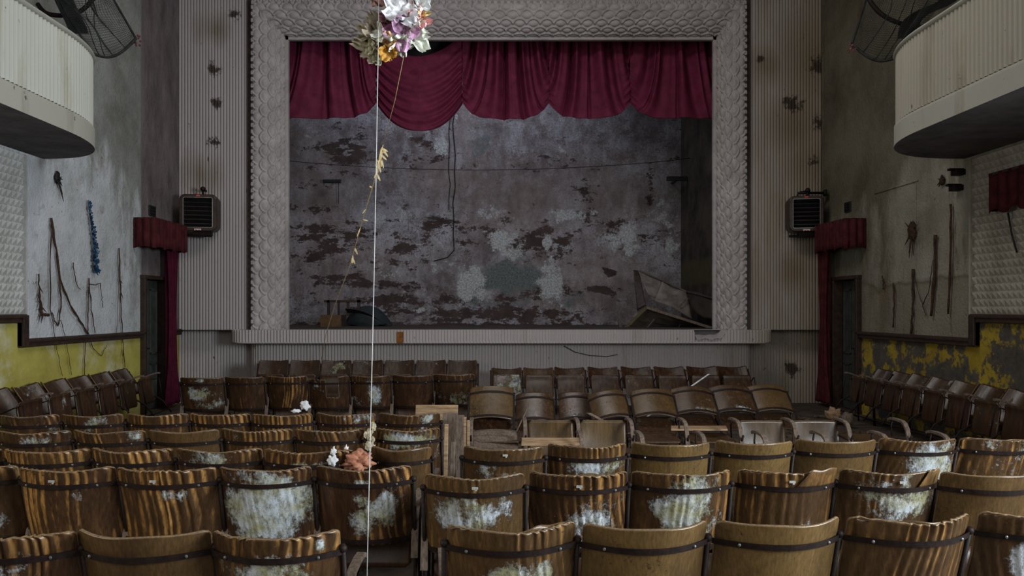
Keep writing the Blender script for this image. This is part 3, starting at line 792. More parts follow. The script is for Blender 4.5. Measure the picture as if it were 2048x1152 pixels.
def L(me, name, mat, parent):
    return link(name, me, mat, parent, False)
def seat(label, loc, yaw=0.0, lean=0.0, back=None, sides=(1,), arms=(1,), pan=None, scale=1.0, group=None, bolts=False, roll=0.0, lower=True, upper=True, w=None, ys=1.0):
    t = thing('theatre_seat', label, 'theatre seat', loc, (lean, roll, yaw), group)
    t.scale = (scale, ys, 1)
    if back is not None: L(back, 'backrest', M_SEAT, t)
    if upper:
        b = L(BAND_U, 'upper_band', M_IRON, t)
        if bolts:
            for q in BOLTS: L(q, 'bolt', M_BOLT, b)
    if lower: L(BAND_L, 'lower_band', M_IRON, t)
    for s in sides: L((FRAME if upper else LOW)[s], 'side_frame', M_IRON, t)
    for s in arms: L(ARM[s], 'armrest', M_ARM, t)
    L(pan or PAN_UP[0], 'seat_pan', M_SEAT, t)
    return t

def flap(t, u0, u1, d0, d1, slant, tone=0.6, lift=0.012, seed=1):
    # a lifted strip of the outer veneer
    mb = MB(); rr = random.Random(seed); p1 = rr.uniform(0, 6)
    def fn(u, v):
        d = d0 + (d1 - d0) * v
        q = u0 + (u1 - u0) * u + slant * (v - 0.5) * (1 - u)
        p = back_pt(q, max(d, 0)); p.z += max(0, -d) * 1.0 + 0.004 * math.sin(9 * u + p1) * (1 - v)
        p.y -= 0.013 + lift * (1 - v) * (0.4 + 0.6 * u)
        return p
    mb.slab(fn, 16, 8, (0, 0.003, 0.001), lambda u, v: (-0.3, tone, 0.5, 1), 1)
    me = mb.mesh('veneer_flap', True, True); me.materials.append(M_SEAT); me.materials.append(M_EDGE)
    L(me, 'veneer_flap', M_SEAT, t)
def crest(t, u0, u1, h, seed):
    # splintered ply layers standing above the top edge
    mb = MB(); rr = random.Random(seed); p1, p2 = rr.uniform(0, 6), rr.uniform(0, 6)
    def fn(u, v):
        p = back_pt(u0 + (u1 - u0) * u, 0); hh = h * math.sin(math.pi * min(1, u * 1.02)) ** 0.6 * (0.7 + 0.3 * math.sin(11 * u + p1))
        p.z += -0.03 + (0.024 + hh) * v; p.y += 0.013 + 0.02 * v * math.sin(5 * u + p2) * math.sin(math.pi * u)
        return p
    mb.slab(fn, 24, 4, (0, 0.003, 0), lambda u, v: (-0.4, 0.7, 0.3, 1), 1)
    me = mb.mesh('splintered_ply', True, True); me.materials.append(M_SEAT); me.materials.append(M_EDGE)
    L(me, 'splintered_ply', M_SEAT, t)
def plate(t, u, d, w=0.03, h=0.012):
    mb = MB(); p = back_pt(u, d); mb.box(p + Vector((0, -0.013, 0)), (w, 0.003, h)); mb.box(p + Vector((w * 0.2, -0.0125, -h * 0.6)), (w * 0.3, 0.003, h))
    L(mb.mesh('number_plate', False), 'number_plate', M_PLATE, t)
def row(block, rowname, n_from, specs, first_side=-1, hi=True, bolts=True, group=None):
    """specs: (x_left, x_right, y_top, label, ripple, tone, stain, mould, base)"""
    made = []
    for k, (xl, xr, yt, lab, rip, tone, stain_ripple_light, mould, base) in enumerate(specs):
        Y = (EYE - STOP) * FPX / (yt - HZY)
        wd = (xr - xl) * Y / FPX
        sc = wd / SW
        X = ((xl + xr) / 2 - VPX) * Y / FPX
        nu, nv = (130, 44) if yt > 920 else (90, 30) if yt > 815 else (50, 20)
        me = backrest_mesh(hash((block, rowname, k)) % 9973 if False else int(xl * 7 + yt), rip, tone, stain_ripple_light, mould, base, nu=nu, nv=nv)
        sides = (-1, 1) if k == 0 else (1,)
        dx = 0.5 if k else 0
        made.append(seat(lab, (X, Y, 0), R(5) if block == 'R' and rowname == 1 else 0, 0, me, sides, sides, PAN_UP[k % 3], sc, group, bolts))
    return made

MB_ = lambda *a: a
# nearest rows, left block (x left, x right, top, label, ripple, tone, ripple light with stains, mould blobs, base)
L1 = row('L', 1, 0, [
 (-105, 152, 1060, 'rippled mouldy seat back cut by the left edge, nearest left row', 1.0, 0.1, 0.8, [(0.1, 0.6, 0.8, 0.45, 0.62)], -0.1),
 (156, 420, 1058, 'smooth plain dark brown seat back, nearest left row, without ripples or mould', 0.0, 0.45, 0.3, [], -0.5),
 (424, 678, 1060, 'last seat of the nearest left row, grey-white mould under its iron band', 0.7, 0.2, 0.7, [(0.1, 0.7, 0.75, 0.5, 0.98), (0.75, 0.1, 0.1, 0.09, 0.8), (0.0, 0.19, 0.5, 0.05, 0.5)], -0.05)], group='nearest row of the left block')
L2 = row('L', 2, 0, [
 (-165, 34, 930, 'orange-brown seat cut by the left edge, second row from the front', 0.5, 0.15, 0.7, [(0.6, 0.7, 0.3, 0.2, 0.55)], -0.2),
 (37, 231, 933, 'orange rippled seat, second left row, first one wholly in view', 1.0, 0.15, 1.0, [(0.3, 0.35, 0.3, 0.2, 0.5)], -0.15),
 (234, 432, 933, 'orange seat with the longest diagonal ripples, second left row', 1.05, 0.15, 1.0, [(0.2, 0.28, 0.4, 0.12, 0.6)], -0.2),
 (438, 622, 932, 'seat back almost wholly covered in pale grey-green mould, second left row', 0.55, 0.1, 0.6, [(0, 0.55, 0.85, 0.5, 1.0), (0.3, 0.12, 0.3, 0.1, 0.7)], 0.1),
 (632, 822, 931, 'aisle seat of the second left row with white vertical streaks of mould', 0.75, 0.05, 0.7, [(0.0, 0.45, 0.3, 0.25, 0.72), (0.4, 0.5, 0.35, 0.25, 0.75), (0.0, 0.17, 0.2, 0.06, 0.8)], 0.08)], group='second row of the left block')
row('L', 3, 0, [
 (-172, 2, 897, 'sliver of a brown seat at the left edge, third left row', 0.4, 0.3, 0.6, [], 0.0),
 (6, 178, 897, 'golden brown rippled seat, third left row, nearest the left edge', 0.9, 0.25, 0.9, [], 0.0),
 (181, 345, 896, 'seat with many evenly spaced dark and light ripples, third left row', 1.05, 0.2, 0.9, [(0.6, 0.2, 0.25, 0.15, 0.4)], 0.0),
 (353, 524, 896, 'dirty rippled seat with mossy white mould, third left row', 0.6, 0.15, 0.6, [(0.0, 0.12, 0.45, 0.12, 0.75)], 0.2),
 (528, 708, 898, 'dark rippled seat beside the orange foam lump, third left row', 0.9, 0.1, 0.7, [(0.0, 0.19, 0.5, 0.06, 0.6)], 0.0),
 (742, 862, 893, 'plain reddish brown seat with a smooth top, aisle end of the third left row', 0.0, 0.35, 0.1, [], -0.5)], group='third row of the left block')
row('L', 4, 0, [
 (-8, 140, 861, 'mould-spotted seat at the left edge, fourth left row', 0.7, 0.1, 0.6, [(0.3, 0.12, 0.5, 0.08, 0.6)], 0.1),
 (145, 290, 860, 'mottled seat with pale right corner, fourth left row', 0.6, 0.15, 0.6, [(0.8, 0.08, 0.2, 0.1, 0.6)], 0.12),
 (296, 437, 859, 'smooth plain brown seat, fourth left row, no ripples at all', 0.0, 0.5, 0.3, [], -0.5),
 (442, 585, 857, 'honey brown rippled seat right of the smooth one, fourth left row', 0.8, 0.25, 0.8, [(-0.5, 0.12, 0.2, 0.08, 0.5)], 0.0),
 (589, 730, 857, 'seat with broad soft ripples and bare iron band, fourth left row', 0.8, 0.25, 0.7, [], 0.02),
 (751, 880, 856, 'white-dripped seat with a small dark slot, aisle end of the fourth left row', 0.9, 0.2, 0.8, [(0.0, 0.15, 0.7, 0.1, 0.7)], 0.2)], group='fourth row of the left block')
row('L', 5, 0, [
 (-8, 117, 829, 'dark mottled seat at the left edge, fifth left row', 0.6, 0.1, 0.5, [(-0.2, 0.08, 0.4, 0.06, 0.5)], 0.12),
 (122, 245, 828, 'brown seat with scattered white specks, fifth left row, second from the left edge', 0.6, 0.15, 0.6, [(0.5, 0.1, 0.4, 0.1, 0.55)], 0.12),
 (252, 375, 827, 'faintly rippled brown seat, fifth left row, third from the left edge', 0.5, 0.2, 0.7, [], 0.05),
 (379, 500, 826, 'strongly striped rippled seat, fifth left row, fourth from the left edge', 0.95, 0.2, 0.9, [], 0.0),
 (504, 624, 827, 'orange striped seat under the white flakes, fifth left row', 1.0, 0.25, 1.0, [], -0.1),
 (632, 751, 826, 'whitish rippled seat left of the hanging string, fifth left row', 0.8, 0.2, 0.7, [(0.3, 0.1, 0.5, 0.1, 0.45)], 0.15),
 (757, 880, 826, 'mottled seat with white spot at its right end, fifth left row by the aisle', 0.6, 0.2, 0.5, [(0.65, 0.08, 0.12, 0.07, 0.9)], 0.15)], group='fifth row of the left block')
row('L', 6, 0, [
 (360, 446, 754, 'seat with large white mould patches, left end of the free-standing sixth row', 0.3, 0.1, 0.4, [(0.0, 0.45, 0.8, 0.2, 0.6), (-0.1, 0.08, 0.5, 0.07, 0.6), (0.3, 0.85, 0.6, 0.15, 0.6)], 0.12),
 (449, 527, 753, 'reddish brown clean seat, second in the free-standing sixth row', 0.25, 0.05, 0.4, [], -0.4),
 (532, 614, 752, 'reddish seat with fine dark ripples, third in the free-standing sixth row', 0.6, 0.05, 0.8, [], -0.1),
 (700, 780, 751, 'seat with a big white splash in the middle, free-standing sixth row', 0.3, 0.1, 0.5, [(0.2, 0.5, 0.4, 0.35, 0.95)], 0.15),
 (785, 864, 750, 'clean dark brown seat right of the white-splashed one, free-standing sixth row', 0.2, 0.05, 0.4, [], -0.25),
 (867, 947, 748, 'seat with white blotches low down, right end of the free-standing sixth row', 0.4, 0.1, 0.5, [(0.2, 0.7, 0.8, 0.25, 0.55)], 0.1)], hi=False, group='free-standing sixth row of the left block')
# broken seat of the sixth row: half the back is gone
def cutter(p, u, v):
    if u > 0.0: p.z -= max(0, (0.40 - v)) * 0.0; 
    lim = 0.10 if u < -0.1 else (0.62 if u < 0.55 else 0.0)
    if v < lim: p.z = STOP - lim * SH * CT + 0.004 * math.sin(30 * u); p.y = lim * SH * ST - BULGE * (1 - u * u)
    return p
Yb = (EYE - STOP) * FPX / (752 - HZY)
seat('broken dark seat with half its back missing, middle of the free-standing sixth row', ((657.5 - VPX) * Yb / FPX, Yb, 0), 0, 0,
     backrest_mesh(77, 0.2, 0.05, 0.4, [], 0.05, nu=50, nv=30, cut=cutter), (1,), (1,), PAN_UP[1], 0.98, 'free-standing sixth row of the left block')

R1 = row('R', 1, 0, [
 (895, 1153, 1047, 'wavy aisle seat of the nearest right row, white mould at the bottom', 0.6, 0.4, 0.6, [(0.1, 0.7, 0.7, 0.5, 0.75), (0.45, 0.45, 0.2, 0.15, 0.9)], -0.1),
 (1166, 1418, 1043, 'smooth plain olive-brown seat, second in the nearest right row', 0.0, 0.8, 0.3, [], -0.6),
 (1430, 1684, 1036, 'smooth seat with visible flowing wood grain and small cracks, nearest right row', 0.0, 0.95, 0.5, [], -0.6),
 (1692, 1948, 1030, 'seat with bold light ripples on the right of its top, nearest right row', 0.95, 0.4, 0.8, [], -0.25),
 (1954, 2205, 1022, 'dark seat with a ragged white patch, right edge of the nearest row', 0.6, 0.25, 0.5, [(-0.35, 0.45, 0.22, 0.35, 0.85)], 0.0)], group='nearest row of the right block')
R2 = row('R', 2, 0, [
 (850, 1048, 947, 'yellowish seat with pale mould across its middle, aisle end of second right row', 0.6, 0.45, 0.6, [(0.1, 0.42, 0.75, 0.25, 0.85)], 0.05),
 (1059, 1255, 942, 'dark rippled seat with a tiny white plate, second in the second right row', 0.9, 0.1, 0.8, [(0.25, 0.55, 0.6, 0.4, 0.62)], 0.0),
 (1264, 1461, 940, 'seat with the biggest bright white mould patch, third in second right row', 0.7, 0.2, 0.7, [(0.05, 0.45, 0.6, 0.5, 0.95), (0.2, 0.17, 0.5, 0.06, 0.7)], 0.0),
 (1476, 1670, 937, 'brown seat with a split and raised right corner, second right row', 0.7, 0.3, 0.8, [(0.3, 0.75, 0.3, 0.2, 0.5)], -0.15),
 (1681, 1875, 938, 'seat with white mould below its band and a peeled light corner, second right row', 0.5, 0.25, 0.6, [(0.05, 0.42, 0.7, 0.28, 0.9)], 0.0),
 (1884, 2080, 943, 'plain brown smooth seat at the right edge, second right row', 0.0, 0.55, 0.2, [], -0.5)], group='second row of the right block')
R3 = row('R', 3, 0, [
 (927, 1088, 892, 'brown seat with scattered pale flecks, aisle end of the third right row', 0.35, 0.35, 0.5, [(0.0, 0.45, 0.7, 0.25, 0.5)], 0.05),
 (1096, 1253, 887, 'rippled seat with white mould just below its band, second in the third right row', 0.8, 0.3, 0.7, [(0.1, 0.3, 0.8, 0.14, 0.9)], 0.0),
 (1265, 1420, 884, 'plain light tan seat with one dark ripple at its left corner, third right row', 0.15, 0.95, 0.3, [], -0.4),
 (1432, 1586, 881, 'plain tan seat with a jagged top edge, fourth in the third right row', 0.1, 1.0, 0.2, [], -0.4),
 (1592, 1753, 878, 'plain brown seat with one white fleck, fifth in the third right row', 0.0, 0.75, 0.2, [(-0.35, 0.36, 0.05, 0.05, 0.8)], -0.3),
 (1760, 1914, 876, 'seat covered in bluish white mould, sixth in the third right row', 0.5, 0.3, 0.6, [(0.3, 0.5, 0.7, 0.4, 0.95), (0.6, 0.1, 0.5, 0.12, 0.6)], 0.1),
 (1920, 2080, 874, 'rippled seat with white streaks at the right edge, third right row', 1.0, 0.25, 0.8, [(0.3, 0.5, 0.8, 0.4, 0.55)], 0.1)], group='third row of the right block')

plate(L2[1], -0.08, 0.055); plate(L2[2], -0.1, 0.055)
plate(R2[0], 0.02, 0.05); plate(R2[1], -0.03, 0.055); plate(R2[2], 0.0, 0.05); plate(R2[3], -0.05, 0.045); plate(R2[4], 0.05, 0.045); plate(R3[0], 0.03, 0.035)
plate(R1[0], 0.0, 0.04) if False else None
flap(R2[3], 0.2, 0.985, -0.012, 0.078, -0.3, 0.45, 0.014, 3); flap(R2[4], 0.55, 0.985, -0.008, 0.078, -0.25, 0.6, 0.012, 4)
crest(R2[3], 0.15, 0.8, 0.012, 5); crest(R1[0], 0.1, 0.95, 0.02, 6); crest(R1[3], -0.6, 0.3, 0.010, 7); crest(R2[1], -0.3, 0.6, 0.012, 8); crest(R1[4], -0.5, 0.6, 0.012, 9)
crest(L2[1], -0.8, -0.1, 0.010, 10); crest(R3[6], -0.5, 0.7, 0.010, 11)
# ---- seats with backs gone, behind the third right row
def broken_row(edges, y_arm, Yoff, items, group):
    for (xa, xb), (lab, pan) in zip(zip(edges, edges[1:]), items):
        Ya = 7.05 if y_arm == 'far' else 6.3
        X = ((xa + xb) / 2 - VPX) * Ya / FPX; sc = (xb - xa) * Ya / FPX / (SW + 0.022)
        t = seat(lab, (X, Ya - 0.42, 0), 0, 0, None, (-1, 1) if xa == edges[0] else (1,), (-1, 1) if xa == edges[0] else (1,), pan, sc, group, upper=False, lower=False)
broken_row([944, 1048, 1150, 1253, 1357, 1460, 1565, 1668, 1780], 'far', 0, [
 ('backless seat under the curled veneer sheets, left end of the far backless row', PAN_DOWN),
 ('backless seat with a notched tan seat board standing up, in the far backless row', pan_mesh('tall', 11, 0.55)),
 ('backless seat with a smooth square tan seat board, far backless row', pan_mesh('tall', 12, 0.75)),
 ('backless seat with seat board folded down, right of the square tan board', PAN_DOWN),
 ('backless seat under pale splintered planks, middle of the far backless row', PAN_DOWN),
 ('backless seat with a rounded tan seat board between two bent armrests', pan_mesh('tall', 13, 0.5, -0.4)),
 ('backless seat with a mould-spotted seat board, sixth in the far backless row', pan_mesh('tall', 14, 0.3, 0.12)),
 ('backless seat with only its bent armrests showing, right end of the far backless row', PAN_DOWN)], 'backless seats in the far broken row')
broken_row([1156, 1272, 1390, 1507, 1624, 1740, 1857], 'near', 0, [
 ('backless seat frame in front of the square tan board, near backless row', PAN_DOWN),
 ('backless seat frame behind the light tan seat of the third right row', PAN_DOWN),
 ('backless seat frame behind the gap between the two plain tan seats', PAN_DOWN),
 ('backless seat frame behind the jagged-topped tan seat', PAN_DOWN),
 ('backless seat frame behind the brown seat with the white fleck', PAN_DOWN),
 ('backless seat frame behind the bluish white mouldy seat', PAN_DOWN)], 'backless seats in the near broken row')

# ---- row fallen forward, backs lying face down
fall = [
 (988, 88, 8.0, -46, 0.15, 0.0, 'yellow-brown fallen seat at the left end of the toppled row, least tilted', 0.55, -0.2, []),
 (1073, 76, 8.3, -54, 0.12, 0.0, 'fallen brown seat behind the broken bottle-like splinter, second in the toppled row', 0.15, -0.1, [(0.3, 0.4, 0.3, 0.1, 0.4)]),
 (1155, 72, 8.35, -54, 0.12, 0.0, 'fallen reddish seat with white specks, third in the toppled row', 0.1, 0.1, [(0.0, 0.9, 0.6, 0.1, 0.5)]),
 (1226, 74, 8.0, -58, 0.22, -9, 'pinkish grey seat twisted out of line in the middle of the toppled row', 0.4, 0.0, []),
 (1306, 84, 7.9, -60, 0.27, 0.0, 'highest pinkish seat lying face down, right half of the toppled row', 0.4, 0.05, [(0, 0.4, 0.4, 0.2, 0.3)]),
 (1384, 84, 7.95, -60, 0.29, 0.0, 'face-down seat with many white flecks, third from right of toppled row', 0.2, 0.1, [(0.5, 0.5, 0.3, 0.1, 0.5), (0.3, 0.85, 0.6, 0.1, 0.55)]),
 (1460, 84, 8.0, -60, 0.30, 0.0, 'face-down seat with a few white flecks, second from right of toppled row', 0.15, 0.08, [(-0.3, 0.5, 0.15, 0.1, 0.5), (0.3, 0.9, 0.6, 0.06, 0.5)]),
 (1533, 80, 8.05, -60, 0.30, 0.0, 'orange-brown seat lying face down, right end of the toppled row', 0.5, -0.5, [])]
for k, (cx, wpx, Y0, ang, dz, roll, lab, tone, base, mould) in enumerate(fall):
    a = R(ang); Yt = Y0 - STOP * math.sin(a)
    X = (cx - 8 - VPX) * Yt / FPX
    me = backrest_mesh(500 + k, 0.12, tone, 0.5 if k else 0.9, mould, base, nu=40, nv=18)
    seat(lab, (X, Y0, dz), R(-2), a, me, (-1, 1) if k in (0, 3, 4) else (1,), (), PAN_UP[k % 3], wpx * Yt / FPX / SW * 0.97, 'toppled row of seats', roll=R(roll), ys=0.5)

# ---- seats along the left wall, facing the middle of the hall
for k, (Yc, lab) in enumerate(zip([7.97, 8.52, 9.05, 9.56, 10.09, 10.62], [
 'wall-side seat nearest the left edge of the picture, below the yellow wall', 'second wall-side seat from the left edge, below the yellow wall',
 'third wall-side seat from the left edge, under the hanging vines', 'fourth wall-side seat from the left edge, reddish, below the yellow wall',
 'fifth wall-side seat from the left edge, dark, near the left door', 'last wall-side seat beside the left door'])):
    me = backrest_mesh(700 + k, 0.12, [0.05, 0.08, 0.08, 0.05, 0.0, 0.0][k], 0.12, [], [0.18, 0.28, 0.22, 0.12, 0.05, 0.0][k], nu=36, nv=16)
    seat(lab, (-5.03, Yc, 0), R(-90), R(20), me, (-1, 1) if k == 0 else (-1,), (-1, 1) if k == 5 else (-1,), PAN_UP[k % 3], 0.98, 'seats along the left wall')
# ---- seats along the right wall
for k, (Yc, lab) in enumerate(zip([10.68, 10.24, 9.78, 9.33, 8.86, 8.38, 7.91, 7.43], [
 'wall-side seat nearest the right door', 'second wall-side seat from the right door', 'third wall-side seat from the right door, pale lit armrest',
 'fourth wall-side seat from the right door, light flecks on its back', 'fifth wall-side seat from the right door, below the peeling yellow wall',
 'sixth wall-side seat from the right door, smooth dark back', 'seventh wall-side seat from the right door, long light streaks', 'wall-side seat cut by the right edge of the picture'])):
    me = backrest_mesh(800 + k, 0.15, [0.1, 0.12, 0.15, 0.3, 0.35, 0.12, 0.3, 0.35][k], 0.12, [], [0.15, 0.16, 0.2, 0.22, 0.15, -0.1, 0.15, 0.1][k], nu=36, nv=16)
    seat(lab, (5.33, Yc, 0), R(90), R(20), me, (-1, 1) if k == 0 else (1,), (-1, 1) if k == 0 else (1,), PAN_UP[(k + 1) % 3], 0.93, 'seats along the right wall')
# ---- seats pushed against the stage, facing the hall
stl = ['leftmost of the seven dark seats backed against the stage, left side', 'second dark seat from the left against the stage', 'third dark seat from the left against the stage',
       'middle one of the seven dark seats against the stage, left side', 'dark seat against the stage right of the hanging string', 'sixth dark seat from the left against the stage', 'dark seat at the aisle end of the left row against the stage']
for k, lab in enumerate(stl):
    cx = 517 + 62.8 * (k + 0.5); Y = 12.05
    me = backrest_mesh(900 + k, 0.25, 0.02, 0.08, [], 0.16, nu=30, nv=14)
    seat(lab, ((cx - VPX) * Y / FPX, Y - 0.16, 0), R(180), R(11), me, (-1, 1) if k == 0 else (-1,), (), PAN_UP[k % 3], 0.985, 'seats backed against the stage on the left', ys=0.55)
strr = ['first seat right of the aisle against the stage, with a pale grey board', 'brown seat against the stage, second from the aisle on the right side', 'speckled dark seat against the stage, third from the aisle on the right side',
        'fourth dark seat from the aisle against the stage on the right side', 'dark seat with a yellow fleck against the stage, fifth from the aisle', 'sixth dark seat from the aisle against the stage on the right side',
        'seventh dark seat against the stage behind the white stick', 'rightmost dark seat against the stage beside the fluted wall']
for k, lab in enumerate(strr):
    cx = [1013, 1076, 1138, 1204, 1270, 1335, 1400, 1460][k]; Y = 12.05
    me = backrest_mesh(950 + k, 0.5, [0.05, 0.25, 0.03, 0.03, 0.0, 0.03, 0.0, 0.0][k], 0.08, [], [0.1, -0.1, 0.2, 0.15, 0.15, 0.05, 0.0, -0.1][k], nu=30, nv=14)
    pn = pan_mesh('tall', 30, 0.2, 0.4) if k == 0 else PAN_UP[k % 3]
    seat(lab, ((cx - VPX) * Y / FPX, Y - 0.45, 0), R(180), R(33 - 0.6 * k), me, (-1, 1) if k == 0 else (-1,), (), pn, 1.0, 'seats backed against the stage on the right', ys=0.55)
# ------------------------------------------------------------------ swagged stage curtain
YC = 13.62
def cx(px): return (px - VPX) * YC / FPX
def cz(py): return EYE - (py - HZY) * YC / FPX
cur = thing('stage_curtain', 'maroon swagged valance curtain hanging in the stage opening, one swag slipped down', 'curtain', ((XIL + XIR) / 2, YC, 6.5))
EDG = [566, 752, 925, 1098, 1260, 1440]
def swag(k, seed):
    rr = random.Random(seed); xa, xb = cx(EDG[k]), cx(EDG[k + 1]); p = [rr.uniform(0, 6.28) for _ in range(6)]
    loose = k == 1
    zg = cz(206); zl = cz(262) if loose else cz([236, 0, 238, 236, 236][k])
    nf = rr.uniform(4.6, 5.6)
    def fn(u, v):
        e = abs(2 * u - 1)
        if k == 0 and u < 0.5: e *= 0.25
        if k == 4 and u > 0.5: e *= 0.1
        zb = zl + (zg - zl) * e ** (2.4 if loose else 3.8)
        if loose:
            zt = cz(66); s = math.sin(math.pi * min(1, u * 1.05)) ** 0.8
            zt = cz(72) - s * (cz(72) - cz(112)) if u > 0.12 else cz(72) - s * (cz(72) - cz(112))
        else: zt = cz(50)
        z = zt + (zb - zt) * v
        x = xa + (xb - xa) * u
        if loose:
            w = 0.25 + 0.75 * e ** 1.2
            y = 0.05 * w * math.sin(2 * math.pi * (6.5 * v * (0.6 + 0.4 * v)) + 2.0 * e + p[0]) * min(1, v * 3) + 0.012 * math.sin(9 * u + p[1]) * v
            y -= 0.1 * math.sin(math.pi * v) * (1 - e * e)
        else:
            uu = 0.5 + (u - 0.5) * (1 - 0.42 * v * v)
            q = 2 * math.pi * uu * nf + 1.5 * math.sin(4 * u + p[0]) + 0.7 * math.sin(9 * u + p[1]) + 0.5 * v * math.sin(5 * u + p[3])
            pleat = 0.5 * math.sin(q + p[2]) + 0.3 * math.sin(1.7 * q + p[5]) - 0.8 * math.exp(-((math.sin(q / 2 + p[2])) / 0.13) ** 2)
            g = max(0.0, (e - 0.8) / 0.2) if not (k == 0 and u < 0.5 or k == 4 and u > 0.5) else 0
            ruch = math.sin(2 * math.pi * (z * 7 + (1 - e) * 5) + p[3])
            y = -0.19 * pleat * (1 - 0.5 * g) * (1 - 0.65 * v * v) + 0.03 * g * v ** 1.5 * ruch
            y -= 0.10 * math.sin(math.pi * min(1, v)) ** 2 * (1 - e * e) * v
            x += 0.02 * math.sin(q + p[4]) * (1 - e) * (1 - v)
        return (x, YC + y + 0.02 * e, z)
    mb = MB(); mb.slab(fn, 150, 90, (0, 0.012, 0)); mb.build('swag', M_VELVET, cur)
for k in range(5): swag(k, 40 + k)
mb = MB(); mb.tube([(-4.9, YC + 0.05, cz(60)), (4.27, YC + 0.05, cz(60))], 0.03, 8); mb.build('curtain_rail', M_BLACK, cur)

mb = MB(); mb.slab(lambda u, v: (-4.85 + 9.1 * u, 14.15 + 0.03 * math.sin(60 * u), 7.65 - 1.6 * v), 120, 3, (0, 0.015, 0))  # added sheet darkens the gap and blocks the overhead fill
tag(mb.build('gap_shade_sheet', M_BLACK), 'black sheet added as the dark shade above the slipped swag', 'shade_sheet')
# ------------------------------------------------------------------ wires on the stage
def wire(name, lab, cat, pts, r, mat=None, group=None):
    mb = MB(); mb.tube(pts, r, 5); o = mb.build(name, mat or M_WIRE); tag(o, lab, cat, group); return o
rr = random.Random(5)
def hang(px, y0, y1, Y, n=14, j=3):
    return [P(px + rr.uniform(-j, j), y0 + (y1 - y0) * i / n, Y) for i in range(n + 1)]
wire('cable', 'thin black cable hanging down the middle of the stage wall, reaching lower', 'cable', hang(908, 60, 500, 16.985) + [P(895, 515, 16.985), P(868, 522, 16.985)], 0.012, group='cables on the stage wall')
wire('cable', 'shorter black cable hanging left of the long one on the stage wall', 'cable', hang(899, 60, 420, 16.985, j=2), 0.009, group='cables on the stage wall')
wire('washing_line', 'black line sagging right across the stage in front of the grey wall', 'wire', [P(531.5 + 849 * i / 24, 316 + 24 * math.sin(math.pi * i / 24) ** 0.8, 16.2) for i in range(25)], 0.007)
wire('wire', 'thin black wire drooping across the fluted front of the stage', 'wire', [P(1128, 692, 12.68), P(1150, 704, 12.68), P(1180, 711, 12.68), P(1215, 713, 12.68), P(1235, 709, 12.68)], 0.006)
def bar(name, px0, px1, py0, py1, Y, lab):
    a, b = P(px0, py0, Y), P(px1, py1, Y); rt = thing(name, lab, 'bracket', ((a.x + b.x) / 2, Y, b.z))
    mb = MB(); mb.box((a + b) / 2, (b.x - a.x, 0.05, a.z - b.z)); bevel(mb.build('bar', M_BLACK, rt, False), 0.006)
    mb = MB(); mb.box(((a.x + b.x) / 2, (Y + 16.99) / 2, (a.z + b.z) / 2), (0.05, 16.99 - Y, 0.04)); mb.build('wall_arm', M_BLACK, rt, False)
    return rt
t = bar('wall_bracket', 646, 682, 359, 366, 16.85, 'short flat black bar fixed to the left of the stage wall')
mb = MB(); mb.tube([P(677, 366, 16.85), P(677, 408, 16.9)], 0.007, 5); mb.build('dangling_wire', M_WIRE, t)
bar('wall_bracket', 1333, 1380, 353, 362, 16.4, 'short flat black bar at the right end of the stage wall')

# ------------------------------------------------------------------ junk on the stage
t = thing('wooden_crate', 'open brown wooden crate on the left of the stage floor', 'crate', P(675, 655, 15.2))
def pbox(mb, x0, x1, y0, y1, Y, depth): 
    a, b = P(x0, y0, Y), P(x1, y1, Y); mb.box(((a.x + b.x) / 2, Y + depth / 2, (a.z + b.z) / 2), (abs(b.x - a.x), depth, abs(a.z - b.z)))
for (x0, x1, d0) in ((641, 661, 0), (662, 682, 0)):
    mb = MB(); pbox(mb, x0, x1, 630, 659, 15.2, 0.03); mb.build('board', simple('dull_brown_board', (0.07, 0.035, 0.015), (0.14, 0.075, 0.03), 8), t, False)
mb = MB(); pbox(mb, 641, 645, 630, 659, 15.23, 0.5); mb.build('side_board', M_DARK, t, False)
mb = MB(); pbox(mb, 679, 683, 630, 659, 15.23, 0.5); mb.build('side_board', M_DARK, t, False)
t = thing('wooden_stand', 'thin dark wooden stand with a top rail standing behind the crate on the stage', 'stand', P(690, 655, 16.0))
for nm, x0, x1, y0, y1 in (('upright', 654, 659, 600, 659), ('upright', 714, 720, 600, 659), ('top_rail', 648, 720, 600, 605), ('spindle', 675, 678, 604, 632), ('spindle', 693, 698, 604, 632)):
    mb = MB(); pbox(mb, x0, x1, y0, y1, 16.0, 0.06); mb.build(nm, M_TRIM, t, False)
mb = MB()
def dome(u, v):
    a = 2 * math.pi * u; r = v
    X = 735 + 50 * r * math.cos(a); c = P(X, 655, 16.2)
    return (c.x, 16.2 + 0.35 * r * math.sin(a), 1.28 + 0.42 * (1 - r ** 2.2) + 0.02 * math.sin(5 * a) * r)
mb.grid(dome, 32, 10, flip=True)
tag(mb.build('tarpaulin_heap', M_TEAL), 'dark rounded heap of tarpaulin on the stage right of the crate', 'tarpaulin')
mb = MB(); c0 = P(748, 655, 15.7)
mb.slab(lambda u, v: (P(690 + 92 * u, 0, 15.4).x, 15.4 + 0.25 * v, 1.28 + (0.36 * (1 - (1.1 * u) ** 2.2) * (1 - v * 0.2) if u < 0.9 else 0.3 * 0.2 * (1 - u) / 0.1)), 20, 4, (0, 0.02, -0.015))
tag(mb.build('dark_sheet', M_BLACK), 'black sheet sloping to the stage floor right of the heap', 'sheet')

